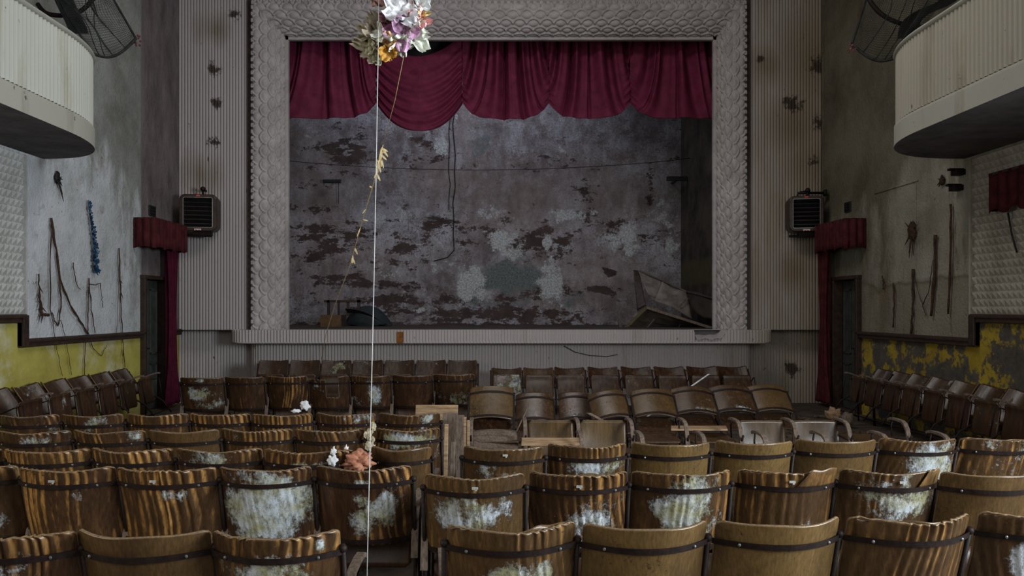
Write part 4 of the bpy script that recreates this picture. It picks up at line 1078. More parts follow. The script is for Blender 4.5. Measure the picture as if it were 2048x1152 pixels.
t = thing('fallen_stage_flat', 'torn canvas scenery flat collapsed at the right of the stage', 'scenery', P(1340, 655, 15.0))
def q3(mb, pts, th=(0, 0.03, 0), nu=8, nv=8, wav=0.02, seed=1):
    r_ = random.Random(seed); ph = [r_.uniform(0, 6) for _ in range(4)]
    A, B, C, D = [Vector(p) for p in pts]
    mb.slab(lambda u, v: (A * (1 - u) + B * u) * (1 - v) + (D * (1 - u) + C * u) * v + Vector((0, wav * math.sin(7 * u + ph[0]) * math.sin(5 * v + ph[1]), wav * 0.6 * math.sin(6 * u + 3 * v + ph[2]) )), nu, nv, th)
mb = MB(); q3(mb, [P(1276, 540, 15.7), P(1325, 561, 15.6), P(1322, 598, 15.3), P(1296, 590, 15.3)], nu=10, nv=10); mb.build('canvas_piece', M_CANVAS, t)
mb = MB(); q3(mb, [P(1325, 561, 15.6), P(1372, 585, 15.3), P(1385, 636, 14.9), P(1310, 600, 15.1)], nu=12, nv=10, wav=0.03, seed=3); mb.build('canvas_piece', M_CANVAS, t)
mb = MB(); q3(mb, [P(1358, 578, 15.6), P(1426, 594, 14.35), P(1426, 640, 14.25), P(1392, 628, 14.9)], nu=10, nv=8, wav=0.03, seed=5); mb.build('canvas_piece', M_DARK, t)
mb = MB(); q3(mb, [P(1267, 540, 15.75), P(1278, 541, 15.75), P(1292, 612, 15.25), P(1275, 622, 15.3)], wav=0.0); mb.build('side_batten', M_TRIM, t)
mb = MB(); mb.sweep([P(1278, 541, 15.68), P(1325, 561, 15.55), P(1372, 583, 15.3), P(1426, 596, 14.3)], (0, 1, 0), 0.05, 0.03); mb.build('top_batten', M_TRIM, t, False)
mb = MB(); mb.sweep([P(1360, 612, 14.95), P(1376, 596, 15.0)], (0, 1, 0), 0.02, 0.03); mb.build('splinter', M_ARM, t, False)
t = thing('broken_table', 'tipped wooden table with its underside showing, right of the stage floor', 'table', P(1340, 655, 14.6))
mb = MB(); q3(mb, [P(1293, 614, 15.0), P(1424, 655, 14.35), P(1400, 665, 15.2), P(1250, 665, 15.3)], nu=4, nv=4, wav=0.0); mb.build('table_top', M_DARK, t, False)
mb = MB(); mb.sweep([P(1293, 615, 14.9), P(1426, 657, 14.3)], (0, 1, 0), 0.05, 0.05); mb.build('front_rail', M_ARM, t, False)
mb = MB(); mb.sweep([P(1292, 616, 14.9), P(1248, 658, 14.9)], (0, 1, 0), 0.05, 0.05); mb.build('side_rail', simple('olive_wood', (0.06, 0.05, 0.02), (0.12, 0.1, 0.04), 9), t, False)
for x0, y0, x1, y1 in ((1238, 640, 1242, 660), (1308, 638, 1292, 657), (1368, 640, 1355, 656)):
    mb = MB(); mb.sweep([P(x0, y0, 14.85), P(x1, y1, 14.85)], (0, 1, 0), 0.05, 0.055 if x0 < 1250 else 0.025); mb.build('leg', M_TRIM, t, False)

# ------------------------------------------------------------------ heaters
def heater(px0, px1, py0, py1, yaw, lab, left):
    Y = 12.72; a, b = P(px0, py0, Y), P(px1, py1, Y)
    c = (a + b) / 2; w, h, dp = b.x - a.x, a.z - b.z, 0.30
    t = thing('wall_heater', lab, 'heater', (c.x, Y, c.z), (0, 0, yaw), 'louvred heaters on the stage wall')
    def LB(mb, nm, mat, par=t, smooth=False): return mb.build(nm, mat, par, smooth, world_space=False)
    def rrect(w, h, r, n=6):
        out = []
        for (sx, sz, a0) in ((1, 1, 0), (-1, 1, 90), (-1, -1, 180), (1, -1, 270)):
            for k in range(n + 1):
                an = R(a0 + 90 * k / n); out.append((sx * (w / 2 - r) + r * math.cos(an), sz * (h / 2 - r) + r * math.sin(an)))
        return out
    mb = MB(); rings = []
    for (yy, k) in ((dp / 2, 0.98), (-dp / 2 + 0.05, 1.0), (-dp / 2 + 0.01, 0.98), (-dp / 2, 0.94)):
        rings.append([(x * k, yy, z * k) for x, z in rrect(w, h, 0.1)])
    ow, oh = w * 0.77, h * 0.80
    rings.append([(x, -dp / 2, z) for x, z in rrect(ow, oh, 0.02)]); rings.append([(x, -dp / 2 + 0.12, z) for x, z in rrect(ow, oh, 0.02)])
    n = len(rings[0]); vs = [p for r_ in rings for p in r_]; fs = []
    for i in range(len(rings) - 1):
        for k in range(n): fs.append((i * n + k, i * n + (k + 1) % n, (i + 1) * n + (k + 1) % n, (i + 1) * n + k))
    fs.append(tuple(range(n))); fs.append(tuple((len(rings) - 1) * n + k for k in range(n))[::-1])
    mb.add(vs, [f[::-1] for f in fs]); LB(mb, 'casing', M_CASE)
    mb = MB(); pts = [(x, -dp / 2 - 0.004, z) for x, z in rrect(ow, oh, 0.025)]; mb.tube(pts + pts[:1], 0.006, 6); LB(mb, 'chrome_rim', M_CHROME)
    for k in range(7):
        mb = MB(); z = -oh / 2 + oh * (k + 0.5) / 7
        mb.box((0, -dp / 2 + 0.05, z), (ow - 0.01, 0.075, 0.008), Matrix.Rotation(R(-38), 3, 'X')); LB(mb, 'louvre', M_BLACK)
    mb = MB()
    for k, (x, s) in enumerate(((-0.045, 0.03), (-0.02, 0.022), (0.0, 0.026), (0.022, 0.02), (0.043, 0.028))): mb.box((x, -dp / 2 - 0.004, -h * 0.455 + 0.004 * (k % 2)), (0.02, 0.01, s))
    if True: LB(mb, 'badge', M_PINK)
    mb = MB(); mb.box((0.0, -dp / 2 - 0.002, h * 0.45), (0.06, 0.01, 0.03)); bevel(LB(mb, 'emblem', M_RED), 0.005)
    mb = MB(); s = 1
    mb.tube([(0.05, 0.0, h / 2 - 0.02), (0.05, 0.0, h / 2 + 0.09), (0.05 if left else -0.02, 0.2, h / 2 + 0.1)], 0.022, 8)
    mb.ball((0.05, -0.01, h / 2 + 0.1), 0.045)
    if not left:
        mb.tube([(-0.12, 0, h / 2 - 0.02), (-0.1, 0, h / 2 + 0.06), (0.33, 0.05, h / 2 + 0.06)], 0.022, 8); mb.box((0.34, 0.05, h / 2 + 0.06), (0.04, 0.1, 0.1))
    LB(mb, 'pipe_bracket', M_IRON, t, True)
    mb = MB(); mb.tube([(-0.25, 0.0, -h / 2 - 0.06), (0.2, -0.02, -h / 2 - 0.07)], 0.02, 6); mb.box((0.05, 0.0, -h / 2 - 0.03), (0.3, 0.1, 0.06)); LB(mb, 'shelf_bracket', M_IRON)
heater(364, 436, 390, 464, R(8), 'brown louvred wall heater on the left of the stage wall', True)
heater(1576, 1642, 393, 465, R(-10), 'brown louvred wall heater on the right of the stage wall, with red emblem', False)

# ------------------------------------------------------------------ pelmets, door curtains
def pelmet_and_curtain(X, s, y0, y1, lab, labc, Pw, cy0, cy1, side):
    z0, z1 = 2.55, 3.02
    t = thing('door_pelmet', lab, 'pelmet', (X, (y0 + y1) / 2, z0))
    d = 0.34
    mb = MB(); mb.box((X + s * (d / 2 + 0.012), (y0 + y1) / 2, z1 - 0.01), (d - 0.03, y1 - y0, 0.02)); mb.build('top_board', M_TRIM, t, False)
    def fr(u, v):
        q = 0.02 + u * (y1 - y0 + 2 * d - 0.04)
        w = 0.012 * math.sin(q * 55) + 0.006 * math.sin(q * 23)
        z = z1 - (z1 - z0 - 0.03 * abs(math.sin(q * 9))) * v
        if q < d: return (X + s * q, y0 + w, z)
        if q > d + y1 - y0: return (X + s * (d - (q - d - (y1 - y0))), y1 + w, z)
        return (X + s * (d + w), y0 + q - d, z)
    mb = MB(); mb.slab(fr, 220, 4, (-s * 0.008, 0, 0)); mb.build('pleated_front', M_VELVETD, t)
    mb = MB()
    def cf(u, v):
        q = u * 26; wd = (cy1 - cy0) * (1 - 0.25 * math.sin(math.pi * min(1, v * 1.1)) + (0.35 * max(0, v - 0.8) / 0.2))
        yc = (cy0 + cy1) / 2
        return (X + s * (0.2 + 0.045 * math.sin(q) + 0.02 * math.sin(2.3 * q + 3 * v)), yc + (u - 0.5) * wd, 2.75 - 2.68 * v)
    mb.slab(cf, 120, 40, (-s * 0.006, 0, 0))
    o = mb.build('door_curtain', M_DRAPE if s > 0 else M_VELVETD); tag(o, labc, 'curtain')
pelmet_and_curtain(XL, 1, 11.35, 12.55, 'dark red pleated pelmet above the left door', 'long maroon curtain beside the left door', PL, 12.08, 12.48, 1)
pelmet_and_curtain(XR, -1, 11.45, 12.5, 'dark red pleated pelmet above the right door', 'long dark red curtain beside the right door', PR, 12.32, 12.68, 1)
# torn pelmet at the right edge
t = thing('torn_pelmet', 'torn dark red fabric pelmet on the embossed panel, at the right edge', 'pelmet', (XR, 8.0, 2.75))
def fr(u, v):
    y = 8.40 - u * 1.4; q = y * 40
    return (XR - 0.16 - 0.012 * math.sin(q), y, 3.14 - (0.43 + 0.03 * math.sin(y * 21)) * v)
mb = MB(); mb.slab(fr, 140, 5, (0.01, 0, 0)); mb.build('fabric_front', M_VELVETD, t)
mb = MB(); mb.box((XR - 0.115, 7.7, 3.13), (0.10, 1.4, 0.03)); mb.build('top_board', M_TRIM, t, False)
mb = MB(); mb.slab(lambda u, v: (XR - 0.06 - 0.10 * (1 - u), 8.40 + 0.008 * math.sin(40 * u), 3.14 - 0.42 * v), 16, 4, (0, -0.01, 0)); mb.build('fabric_return', M_VELVETD, t)
wire('cord', 'dark cord hanging below the torn pelmet on the embossed panel', 'cord', [PR(2016, 425, 0.1), PR(2024, 470, 0.06), PR(2034, 505, 0.06)], 0.01)
def vent(name, px, py, w, h, side, lab):
    p = (PL if side < 0 else PR)(px, py); t = thing(name, lab, 'vent', p)
    X = XL if side < 0 else XR
    mb = MB(); mb.box((X - side * 0.012, p.y, p.z), (0.024, w, h)); bevel(mb.build('frame', M_BLACK, t, False), 0.005)
    for k in range(3):
        mb = MB(); mb.box((X - side * 0.026, p.y, p.z + h * (k - 1) * 0.28), (0.01, w * 0.8, 0.02)); mb.build('slat', M_IRON, t, False)
vent('wall_vent', 303, 422, 0.22, 0.17, -1, 'small square dark vent above the left pelmet')
vent('wall_vent', 1697, 414, 0.2, 0.16, 1, 'small square dark vent above the right pelmet')
def wallbox(px, py, w, h, lab):
    p = PR(px, py); mb = MB(); mb.box((XR - 0.06, p.y, p.z), (0.12, w, h)); mb.box((XR - 0.09, p.y, p.z + h / 2), (0.18, w * 0.5, 0.03))
    o = bevel(mb.build('iron_bracket', M_IRON, None, False), 0.01); tag(o, lab, 'bracket')
wallbox(1926, 345, 0.12, 0.07, 'upper of two small rusty brackets beside the right embossed panel')
wallbox(1922, 376, 0.12, 0.07, 'lower of two small rusty brackets beside the right embossed panel')

# ------------------------------------------------------------------ things hanging on the side walls
def vine(side, pts, r0, r1, lab, cat='dried vine', name='dried_vine', n=5, mat=None, twigs=0, group=None, seed=1):
    rr = random.Random(seed); f = PL if side < 0 else PR
    out = []
    for (a, b) in zip(pts, pts[1:]):
        for k in range(n):
            t = k / n; out.append(f(a[0] + (b[0] - a[0]) * t + rr.uniform(-1, 1), a[1] + (b[1] - a[1]) * t, 0.035 + 0.01 * rr.random()))
    out.append(f(pts[-1][0], pts[-1][1], 0.04))
    rad = [r0 + (r1 - r0) * i / (len(out) - 1) for i in range(len(out))]
    mb = MB(); mb.tube(out, [r * rr.uniform(0.75, 1.3) for r in rad], 6)
    for k in range(twigs):
        i = rr.randrange(len(out) - 1); p = out[i]; d = Vector((0.02 * -side, rr.uniform(-0.09, 0.09), rr.uniform(-0.12, 0.02)))
        mb.tube([p, p + d * 0.5, p + d], [0.008, 0.006, 0.002], 4)
    o = mb.build(name, mat or M_VINE); tag(o, lab, cat, group); return o
GV = 'dried vines on the left wall'
vine(-1, [(103, 436), (100, 520), (101, 620), (104, 632)], 0.0066, 0.0055, 'thin straight dried vine hanging from the high nail on the left wall', group=GV, seed=2)
vine(-1, [(103, 436), (112, 500), (120, 560), (140, 610), (165, 650), (176, 668)], 0.0121, 0.0110, 'thick dried vine sweeping diagonally down to the left dado trim', group=GV, seed=3)
vine(-1, [(120, 560), (122, 615), (116, 652), (108, 640), (104, 625)], 0.0099, 0.0066, 'looping dried vine joining the two long ones on the left wall', group=GV, seed=4)
vine(-1, [(77, 548), (78, 580), (82, 610), (84, 628), (96, 630)], 0.0077, 0.0193, 'reddish dried vine bunched at its foot, leftmost on the left wall', group=GV, twigs=14, seed=5)
vine(-1, [(146, 525), (149, 548), (154, 572), (162, 580)], 0.0066, 0.0033, 'short thin curl of vine in the middle of the left wall', group=GV, seed=6)
vine(-1, [(178, 556), (177, 610), (175, 660), (170, 700), (169, 750)], 0.0077, 0.0044, 'dried vine with a hooked side shoot hanging past the left trim', group=GV, seed=7)
vine(-1, [(180, 568), (192, 570), (201, 566), (203, 590), (206, 615)], 0.0055, 0.0044, 'hooked twig right of the middle vine on the left wall', group=GV, seed=8)
vine(-1, [(178, 560), (183, 620), (190, 665)], 0.0088, 0.0055, 'short dark vine close to the hooked one on the left wall', group=GV, seed=9)
vine(-1, [(238, 496), (240, 560), (242, 620), (246, 690), (250, 735)], 0.0110, 0.0044, 'rightmost straight dried vine on the left wall', group=GV, seed=10, twigs=5)
vine(-1, [(238, 505), (236, 600), (233, 668)], 0.0039, 0.0028, 'hair-thin vine beside the rightmost one on the left wall', group=GV, seed=11)
vine(-1, [(176, 664), (185, 695), (203, 712), (213, 690)], 0.0066, 0.0033, 'loop of vine hanging below the left trim over yellow paint', group=GV, seed=12)
vine(-1, [(104, 632), (112, 690), (125, 752)], 0.0039, 0.0028, 'thin vine over the yellow paint, left of the loop', group=GV, seed=13)
vine(-1, [(122, 640), (134, 690), (143, 750)], 0.0044, 0.0028, 'thin slanting vine over the yellow paint, beside the loop', group=GV, seed=14)
# blue tinsel garland
rr = random.Random(8)
mb = MB(); pts = [(177, 400), (180, 425), (184, 455), (187, 485), (188, 515), (190, 545)]
for i in range(240):
    t = rr.random() ** 0.9 * 4.999; k = int(t); f = t - k
    p = PL(pts[k][0] + (pts[k + 1][0] - pts[k][0]) * f, pts[k][1] + (pts[k + 1][1] - pts[k][1]) * f, 0.05)
    d = Vector((rr.uniform(0, 0.06), rr.uniform(-0.075, 0.075), rr.uniform(-0.07, 0.05))) * (0.5 + 0.12 * k)
    w = Vector((0.004, rr.uniform(-0.01, 0.01), 0.012))
    mb.add([p - w, p + w, p + d + w, p + d - w, p + Vector((0.004, 0, 0))], [(0, 1, 2, 3), (4, 2, 1), (4, 3, 2)])
mb.tube([PL(a, b, 0.05) for a, b in pts], 0.012, 6)
tag(mb.build('tinsel_garland', M_TINSEL, None, False), 'blue tinsel garland hanging on the left wall', 'garland')
def blob(side, px, py, r, lab, seed, tail=0.0):
    rr = random.Random(seed); f = PL if side < 0 else PR; c = f(px, py, 0.03); mb = MB()
    mb.ball(c, r, 10, 7, (0.35, 0.9, 1.2), 0.25, rr)
    for k in range(10):
        d = Vector((-side * 0.02, rr.uniform(-1, 1) * r * 1.8, rr.uniform(-1.8 - tail, 1.4) * r)); mb.tube([c, c + d * 0.6, c + d], [0.012, 0.009, 0.003], 4)
    tag(mb.build('dried_plant', M_WIRE if side < 0 else M_VINE), lab, 'dried plant', 'withered plants stuck to the walls')
blob(-1, 115, 355, 0.06, 'black withered plant stuck high on the left wall', 1, 3)
blob(1, 1884, 360, 0.05, 'small black withered plant high on the right wall', 2)
blob(1, 1824, 462, 0.10, 'larger dark withered plant on the right wall panel', 3, 2)
GR = 'dark strips on the right wall'
for px0, py0, px1, py1, r, lab in ((1787, 566, 1786, 655, 0.018, 'short dark strip hanging on the right wall, nearest the door'), (1826, 538, 1822, 668, 0.026, 'long dark strip on the right wall reaching the trim'),
                                   (1871, 470, 1862, 632, 0.03, 'thick dark strip in the middle of the right wall panel'), (1902, 408, 1896, 628, 0.022, 'highest long dark strip on the right wall, beside the embossed panel'),
                                   (1764, 552, 1766, 578, 0.014, 'smallest dark strip on the right wall')):
    vine(1, [(px0, py0), ((px0 + px1) / 2 + 2, (py0 + py1) / 2), (px1, py1)], r * 0.6, r * 0.6, lab, 'wall strip', 'hanging_strip', group=GR, seed=int(px0))
vine(1, [(1828, 545), (1838, 590), (1846, 610), (1858, 580), (1866, 520)], 0.0044, 0.0044, 'thin cord slung between two strips on the right wall', 'cord', 'cord', mat=M_WIRE, seed=31)
vine(1, [(1846, 612), (1852, 632)], 0.0066, 0.0044, 'frayed end of cord hanging under the sling on the right wall', 'cord', 'cord', seed=32)

# ------------------------------------------------------------------ nets with iron hoops on the balconies
def net(lab, A, B, C, D, hoop, strap, tassel, seed, sag, Ya):
    t = thing('hanging_net', lab, 'net', (A + D) / 2)
    rr = random.Random(seed); ph = [rr.uniform(0, 6) for _ in range(5)]
    def fn(u, v):
        p = (A * (1 - u) + B * u) * (1 - v) + (D * (1 - u) + C * u) * v
        w = math.sin(math.pi * u) * math.sin(math.pi * v)
        edge = math.sin(math.pi * u) * v * v
        wr = 0.05 * math.sin(9 * u + 4 * v + ph[0]) * w + 0.03 * math.sin(17 * u - 9 * v + ph[1]) * w
        return Vector((p.x + wr, p.y - 0.22 * w + wr, p.z - sag * edge + wr * 0.5))
    mb = MB(); n = 46
    mb.grid(fn, n, n)
    o = mb.build('netting', M_NET, t); m = o.modifiers.new('threads', 'WIREFRAME'); m.thickness = 0.0055; m.use_even_offset = False
    mb = MB(); mb.tube([fn(1, v / 20) for v in range(21)], 0.014, 6); mb.tube([fn(u / 30, 1) for u in range(31)], 0.016, 6)
    for k in range(4): mb.tube([fn(0.2 + 0.2 * k + 0.1 * math.sin(3 * v / 12 + k), v / 12) for v in range(13)], 0.006, 5)
    mb.build('edge_rope', M_NET, t)
    mb = MB(); mb.tube(hoop, 0.026, 8); mb.build('iron_hoop', M_IRON, t)
    mb = MB(); mb.sweep(strap, (1, 0, 0), 0.2, 0.05); mb.build('strap', M_BLACK, t, False)
    mb = MB()
    for k in range(14):
        p = C + Vector((rr.uniform(-0.04, 0.04), rr.uniform(-0.04, 0.04), rr.uniform(-0.1, 0.04))); mb.ball(p, rr.uniform(0.008, 0.016), 6, 4)
    mb.build('tassel', tassel, t)
def arc(pts, Y, n=10):
    pts = [Vector((a, b, 0)) for a, b in pts]; out = []
    for i in range(len(pts) - 1):
        p0, p1, p2, p3 = pts[max(i - 1, 0)], pts[i], pts[i + 1], pts[min(i + 2, len(pts) - 1)]
        for k in range(n):
            s = k / n; q = 0.5 * ((2 * p1) + (p2 - p0) * s + (2 * p0 - 5 * p1 + 4 * p2 - p3) * s * s + (3 * p1 - p0 - 3 * p2 + p3) * s ** 3); out.append(P(q.x, q.y, Y))
    out.append(P(pts[-1].x, pts[-1].y, Y)); return out
net('black net slung from an iron hoop above the left balcony', P(60, -90, 8.0), P(205, -40, 8.9), P(272, 77, 8.9), P(178, 104, 8.45),
    arc([(75, 8), (92, 26), (125, 31), (158, 24), (186, -2), (205, -40)], 8.6), arc([(112, -50), (128, 0), (150, 45), (158, 66)], 8.55, 4), simple('faded_red_tassel', (0.05, 0.01, 0.01), (0.13, 0.03, 0.03)), 3, 0.13, 8.6)
net('black net slung from an iron hoop above the right balcony', P(1960, -90, 8.0), P(1738, -20, 8.9), P(1704, 88, 8.9), P(1800, 112, 8.5),
    arc([(1730, -30), (1742, 5), (1768, 32), (1805, 48), (1850, 56)], 8.6), arc([(1925, -30), (1890, 5), (1845, 25), (1822, 45), (1814, 76)], 8.5, 4), simple('pink_tassel', (0.1, 0.02, 0.025), (0.3, 0.09, 0.1)), 7, 0.12, 8.6)

# ------------------------------------------------------------------ flowers, string, garland
YF = 3.35
t = thing('cloth_flower_bunch', 'bunch of dusty cloth flowers hanging in front of the stage', 'artificial flowers', P(785, 60, YF))
def flower(px, py, rpx, col, col2, npet, aim, seed, dy=0.0, long=1.0):
    rr = random.Random(seed); c = P(px, py, YF + dy); r = rpx * 1.12 * YF / FPX
    ax = Vector(aim).normalized(); q = ax.to_track_quat('Z', 'Y')
    m = simple('petal_cloth', col, col2, 30, 0.8, 0.2)
    mb = MB()
    for k in range(npet):
        an = 2 * math.pi * k / npet + rr.uniform(-0.35, 0.35); el = rr.uniform(0.05, 0.9); ln = r * rr.uniform(0.8, 1.2) * long; wd = r * rr.uniform(0.5, 0.8)
        p1, p2, fold = rr.uniform(0, 6), rr.uniform(0, 6), rr.uniform(-0.35, 0.35)
        def fn(u, v):
            s = (u - 0.5); w = wd * (0.25 + 0.95 * math.sin(math.pi * min(1, 0.12 + v * 0.74)))
            l = ln * v
            z = l * math.sin(el) + 0.25 * r * abs(s) * 1.6 * v + fold * 1.8 * r * v * v + 0.2 * r * math.sin(11 * s + p1) * v + 0.13 * r * math.sin(8 * v + p2)
            lo = Vector((l * math.cos(el), s * w, z)); ca, sa = math.cos(an), math.sin(an)
            return c + q @ Vector((lo.x * ca - lo.y * sa, lo.x * sa + lo.y * ca, lo.z))
        mb.slab(fn, 8, 8, (0, 0.0012, 0.0008))
    mb.ball(c + ax * 0.006, r * 0.16, 7, 5)
    mb.build('flower', m, t, False)
W1, W2 = (0.62, 0.63, 0.62), (0.85, 0.86, 0.88)
flower(838, 8, 22, W1, W2, 8, (0.3, -1, 0.2), 1, -0.02)
flower(812, 18, 24, (0.5, 0.08, 0.09), (0.8, 0.35, 0.33), 5, (0, -1, 0.1), 2, -0.01)
flower(803, 30, 36, (0.55, 0.56, 0.6), W2, 7, (-0.1, -1, 0.1), 3, -0.05)
flower(832, 42, 26, (0.55, 0.12, 0.13), (0.85, 0.6, 0.58), 6, (0.5, -1, 0), 4, 0.0)
flower(808, 62, 32, (0.3, 0.12, 0.24), (0.62, 0.42, 0.58), 7, (0.1, -1, -0.2), 5, -0.02)
flower(828, 70, 28, (0.55, 0.6, 0.5), (0.8, 0.82, 0.75), 6, (0.6, -1, -0.3), 6, 0.01)
flower(800, 88, 26, (0.5, 0.55, 0.45), (0.8, 0.84, 0.76), 6, (0, -0.8, -0.8), 7, 0.0)
flower(746, 72, 28, (0.2, 0.17, 0.12), (0.38, 0.33, 0.25), 7, (-0.6, -1, 0.1), 8, 0.02)
flower(742, 98, 28, (0.2, 0.18, 0.12), (0.4, 0.36, 0.26), 8, (-0.5, -1, -0.3), 9, 0.01)
flower(760, 48, 26, (0.17, 0.14, 0.1), (0.3, 0.26, 0.2), 6, (-0.4, -1, 0.4), 10, 0.04)
flower(760, 74, 19, (0.5, 0.52, 0.38), W2, 5, (-0.1, -1, 0), 11, -0.03)
flower(776, 82, 19, (0.55, 0.3, 0.12), (0.8, 0.6, 0.4), 5, (0, -1, -0.3), 12, -0.02)
flower(776, 104, 19, (0.32, 0.16, 0.02), (0.58, 0.34, 0.08), 7, (0.05, -1, -0.4), 13, -0.02)
flower(752, 112, 15, (0.4, 0.42, 0.28), (0.6, 0.62, 0.45), 5, (-0.2, -1, -0.7), 14, 0.0)
flower(768, 6, 24, (0.22, 0.12, 0.1), (0.42, 0.26, 0.24), 6, (-0.2, -1, 0.3), 15, 0.02)
flower(790, 40, 24, (0.18, 0.06, 0.1), (0.4, 0.2, 0.26), 6, (-0.5, -1, 0), 16, 0.01)
flower(838, 28, 16, (0.55, 0.4, 0.08), (0.8, 0.72, 0.4), 5, (0.7, -1, 0), 17, 0.0)
flower(800, -18, 36, (0.4, 0.25, 0.24), (0.7, 0.6, 0.55), 8, (0, -1, 0.5), 18, 0.02)
mb = MB(); mb.tube([P(790, 60, YF + 0.05), P(790, -60, YF + 0.05), Vector((P(790, 0, YF).x, YF + 0.05, ZC))], 0.004, 5); mb.build('hanging_cord', M_STRING, t)
mb = MB(); mb.ball(P(790, 50, YF + 0.05), 0.06, 8, 6); mb.build('stem_bundle', M_VINE, t)
a, b, c = P(757, 60, 3.28), P(748, 560, 3.1), P(734, 1152, 2.95)
mb = MB(); mb.tube([Vector((a.x + 0.02, 3.35, ZC)), P(758, -50, 3.3), a, P(753, 300, 3.2), b, P(741, 850, 3.02), c, (c.x - 0.03, 2.9, 0.01)], 0.0019, 6)
tag(mb.build('string', M_STRING), 'taut white string running down past the flowers to the floor', 'string')
t = thing('dried_garland', 'thin twine with withered leaves slanting down from the flower bunch', 'garland', P(760, 300, 5.0))
gp = [P(809, 105, 3.4), P(790, 200, 3.9), P(766, 290, 4.4), P(752, 350, 4.8), P(728, 430, 5.4), P(700, 530, 6.3), P(670, 610, 7.2), P(652, 668, 8.0), P(640, 735, 8.9)]
mb = MB(); mb.tube(gp[:3], 0.0015, 5); mb.tube(gp[2:], [0.003, 0.003, 0.003, 0.003, 0.003, 0.003, 0.003], 6); mb.build('twine', M_TWINE, t)
rr = random.Random(4)
for k in range(44):
    s = rr.random(); i = 2 if s < 0.65 else (3 if s < 0.85 else 4); f = rr.random(); p = gp[i].lerp(gp[i + 1], f)
    d = Vector((rr.uniform(-0.03, 0.035), rr.uniform(-0.02, 0.02), rr.uniform(-0.07, 0.02)))
    n = Vector((0.0055, 0.003, 0.003))
    mb = MB(); mb.slab(lambda u, v: p + d * v + n * ((u - 0.5) * 2 * math.sin(math.pi * (0.1 + 0.8 * v))), 3, 4, (0, 0.002, 0)); mb.build('withered_leaf', M_TWINE, t, False)

# ------------------------------------------------------------------ loose debris among the seats
def board(lab, pts, w, th, mat, wd=(1, 0, 0), group='loose boards in the aisle'):
    mb = MB(); mb.sweep(pts, wd, w, th); o = bevel(mb.build('loose_board', mat, None, False), 0.004); tag(o, lab, 'board', group)
def px_board(lab, x0, y0, x1, y1, wpx, Y0, Y1, mat=M_PLANK, th=0.018):
    w = wpx * (Y0 + Y1) / 2 / FPX; board(lab, [P(x0, y0, Y0), P((x0 + x1) / 2, (y0 + y1) / 2, (Y0 + Y1) / 2), P(x1, y1, Y1)], w, th, mat)
px_board('wide tan board standing behind the aisle end of the fifth left row', 874, 810, 866, 978, 84, 6.6, 6.75)
px_board('short tan board leaning in the aisle, left of the boards with the knot', 901, 826, 897, 995, 30, 6.3, 6.4, M_ARM)
px_board('tan board with a dark knot leaning in the aisle', 921, 830, 918, 1000, 16, 6.4, 6.35, M_ARM)
px_board('narrow light board standing in the aisle, right of the knotted one', 930, 834, 927, 1010, 6, 6.2, 6.2)
px_board('narrowest light board, rightmost of those standing in the aisle', 937, 840, 935, 1020, 6, 6.1, 6.0)
px_board('small wedge of wood standing at the end of the fourth left row', 893, 848, 889, 1050, 8, 5.7, 5.6)
px_board('small light wedge of wood standing beside the third left row end', 892, 882, 888, 1090, 9, 5.2, 5.1)
px_board('grey stub of wood beside the light wedge in the aisle', 906, 884, 900, 1090, 10, 5.2, 5.1, M_ARM)
px_board('pale plank lying just behind the third right row', 1104, 877, 1104, 890, 122, 6.25, 6.1)
px_board('light splintered plank over the far backless row', 1397, 853, 1399, 860, 112, 7.2, 7.0, M_PLANK)
px_board('thin tan batten slanting in front of the toppled row', 1176, 826, 1206, 842, 10, 7.1, 7.05, M_ARM)
px_board('white stick leaning on the dark seats against the stage', 1418, 748, 1285, 840, 5, 11.2, 11.0, M_PAPER)
px_board('pale splinter sticking up beside the toppled seats', 1060, 806, 1004, 925, 3, 7.8, 7.6, M_ARM)
def warped(lab, x0, x1, y0, y1, Y, amp, seed):
    a, b = P(x0, y0, Y), P(x1, y1, Y)
    mb = MB(); mb.slab(lambda u, v: (a.x + (b.x - a.x) * u, Y - 0.12 * v, a.z + (b.z - a.z) * v + amp * math.sin(math.pi * u + seed * 0.4)), 20, 4, (0, 0.01, -0.012))
    tag(mb.build('warped_veneer', M_ARM), lab, 'veneer sheet', 'warped veneer sheets beside the aisle')
warped('top curled veneer sheet lying left of the notched board', 944, 1034, 862, 873, 7.05, 0.02, 0)
warped('second curled veneer sheet lying left of the notched board', 944, 1034, 872, 882, 6.9, 0.012, 1)
warped('lowest veneer sheet, darkest, lying left of the notched board', 944, 1036, 884, 897, 6.78, 0.018, 3)
def lump(name, lab, cat, px, py, Y, r, sc, mat, seed, jit=0.22, nu=26, nv=18):
    rr = random.Random(seed); c = P(px, py, Y); ph = [rr.uniform(0, 6) for _ in range(6)]; mb = MB()
    def fn(u, v):
        a, th = 2 * math.pi * u, math.pi * v
        d = Vector((math.sin(th) * math.cos(a), math.sin(th) * math.sin(a), math.cos(th)))
        k = 1 + jit * (math.sin(3.1 * d.x * 2 + ph[0]) * math.sin(4 * d.z + ph[1]) + 0.7 * math.sin(7 * d.y + 5 * d.x + ph[2]) * math.sin(8 * d.z + ph[3]) + 0.4 * math.sin(15 * d.x + ph[4]) * math.sin(13 * d.z + ph[5]))
        return c + Vector((d.x * sc[0], d.y * sc[1], d.z * sc[2])) * (r * k)
    mb.grid(fn, nu, nv, flip=True); o = mb.build(name, mat); tag(o, lab, cat); return o
lump('foam_lump', 'crumbling orange-brown foam lump on the seat at the aisle, third left row', 'foam', 717, 922, 4.28, 0.072, (1.05, 0.7, 0.75), M_FOAM, 3, 0.3, 48, 36)
GP = 'flakes of white plaster on the seats'
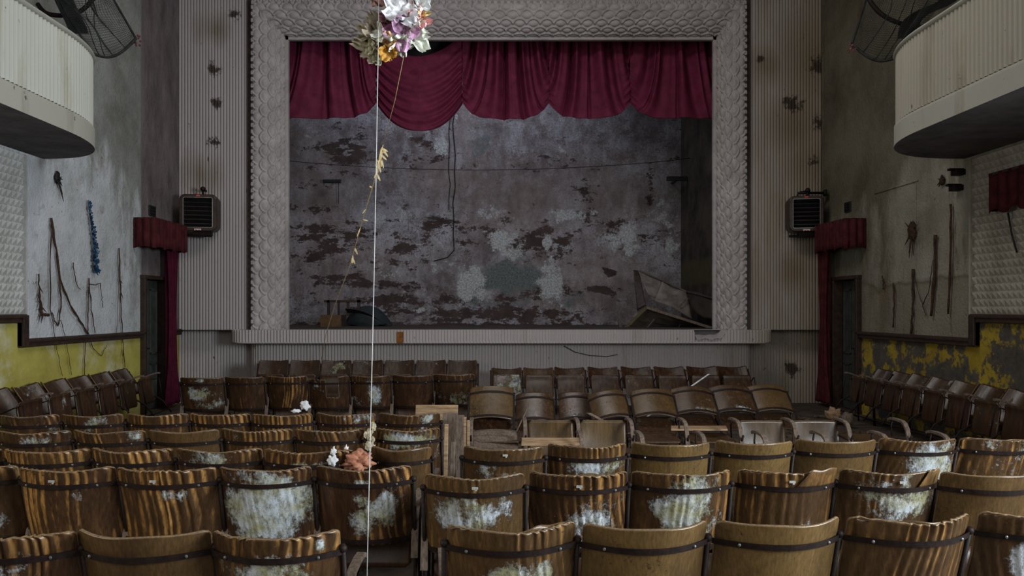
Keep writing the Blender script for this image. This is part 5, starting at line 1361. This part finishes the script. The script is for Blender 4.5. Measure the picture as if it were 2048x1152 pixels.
for k, (px, py, Y, r, sc, lab) in enumerate([(665, 921, 4.22, 0.03, (0.9, 0.5, 1.0), 'lower white flake hanging on the third left row'), (667, 903, 4.22, 0.02, (0.9, 0.5, 1.1), 'upper white flake hanging on the third left row'),
      (693, 900, 4.3, 0.016, (0.8, 0.5, 1.5), 'small white flake left of the orange foam'), (610, 811, 6.1, 0.045, (0.8, 0.6, 0.8), 'crumpled white lump behind the fifth left row'), (592, 822, 6.1, 0.035, (1.0, 0.6, 0.4), 'white and orange scrap beside the white lump')]):
    o = lump('plaster_flake', lab, 'plaster flake', px, py, Y, r, sc, M_PAPER, 20 + k, 0.3, 18, 12); o['group'] = GP
vp = [(745, 852), (738, 866), (742, 880), (739, 896)]
mb = MB(); rr = random.Random(6)
for (px, py) in vp:
    for k in range(5): mb.ball(P(px + rr.uniform(-5, 5), py + rr.uniform(-7, 7), 5.0 + rr.uniform(-0.03, 0.03)), rr.uniform(0.008, 0.02), 7, 5, (1, 0.4, 1.3), 0.45, rr)
o = mb.build('plaster_crust', simple('cream_crust', (0.3, 0.25, 0.15), (0.55, 0.5, 0.36), 30), None, False); o['kind'] = 'stuff'; o['label'] = 'cream crust of plaster between two seats of the fourth left row'
# floor rubble between the toppled row and the right wall seats
mb = MB(); rr = random.Random(9)
for k in range(420):
    x, y = rr.uniform(-0.9, 4.9), rr.uniform(5.2, 11.6); s = rr.uniform(0.02, 0.09)
    M = Matrix.Rotation(rr.uniform(0, 6), 3, 'Z') @ Matrix.Rotation(rr.uniform(-0.4, 0.4), 3, 'X')
    mb.box((x, y, s * 0.25), (s * rr.uniform(0.8, 3.5), s * rr.uniform(0.5, 1.5), s * 0.5), M)
o = mb.build('rubble', M_RUBBLE, None, False); o['kind'] = 'stuff'; o['label'] = 'splinters and rubble scattered over the hall floor'
lump('rag_bundle', 'tan bundle of rag on the floor beside the right wall seats', 'rag', 1668, 832, 10.6, 0.12, (0.9, 0.8, 0.9), M_PLANK, 31, 0.25)
lump('rag_bundle', 'dark round stump on the floor under the nearest right wall seat', 'rag', 1695, 838, 10.25, 0.1, (0.8, 0.8, 0.9), M_ARM, 32, 0.12)
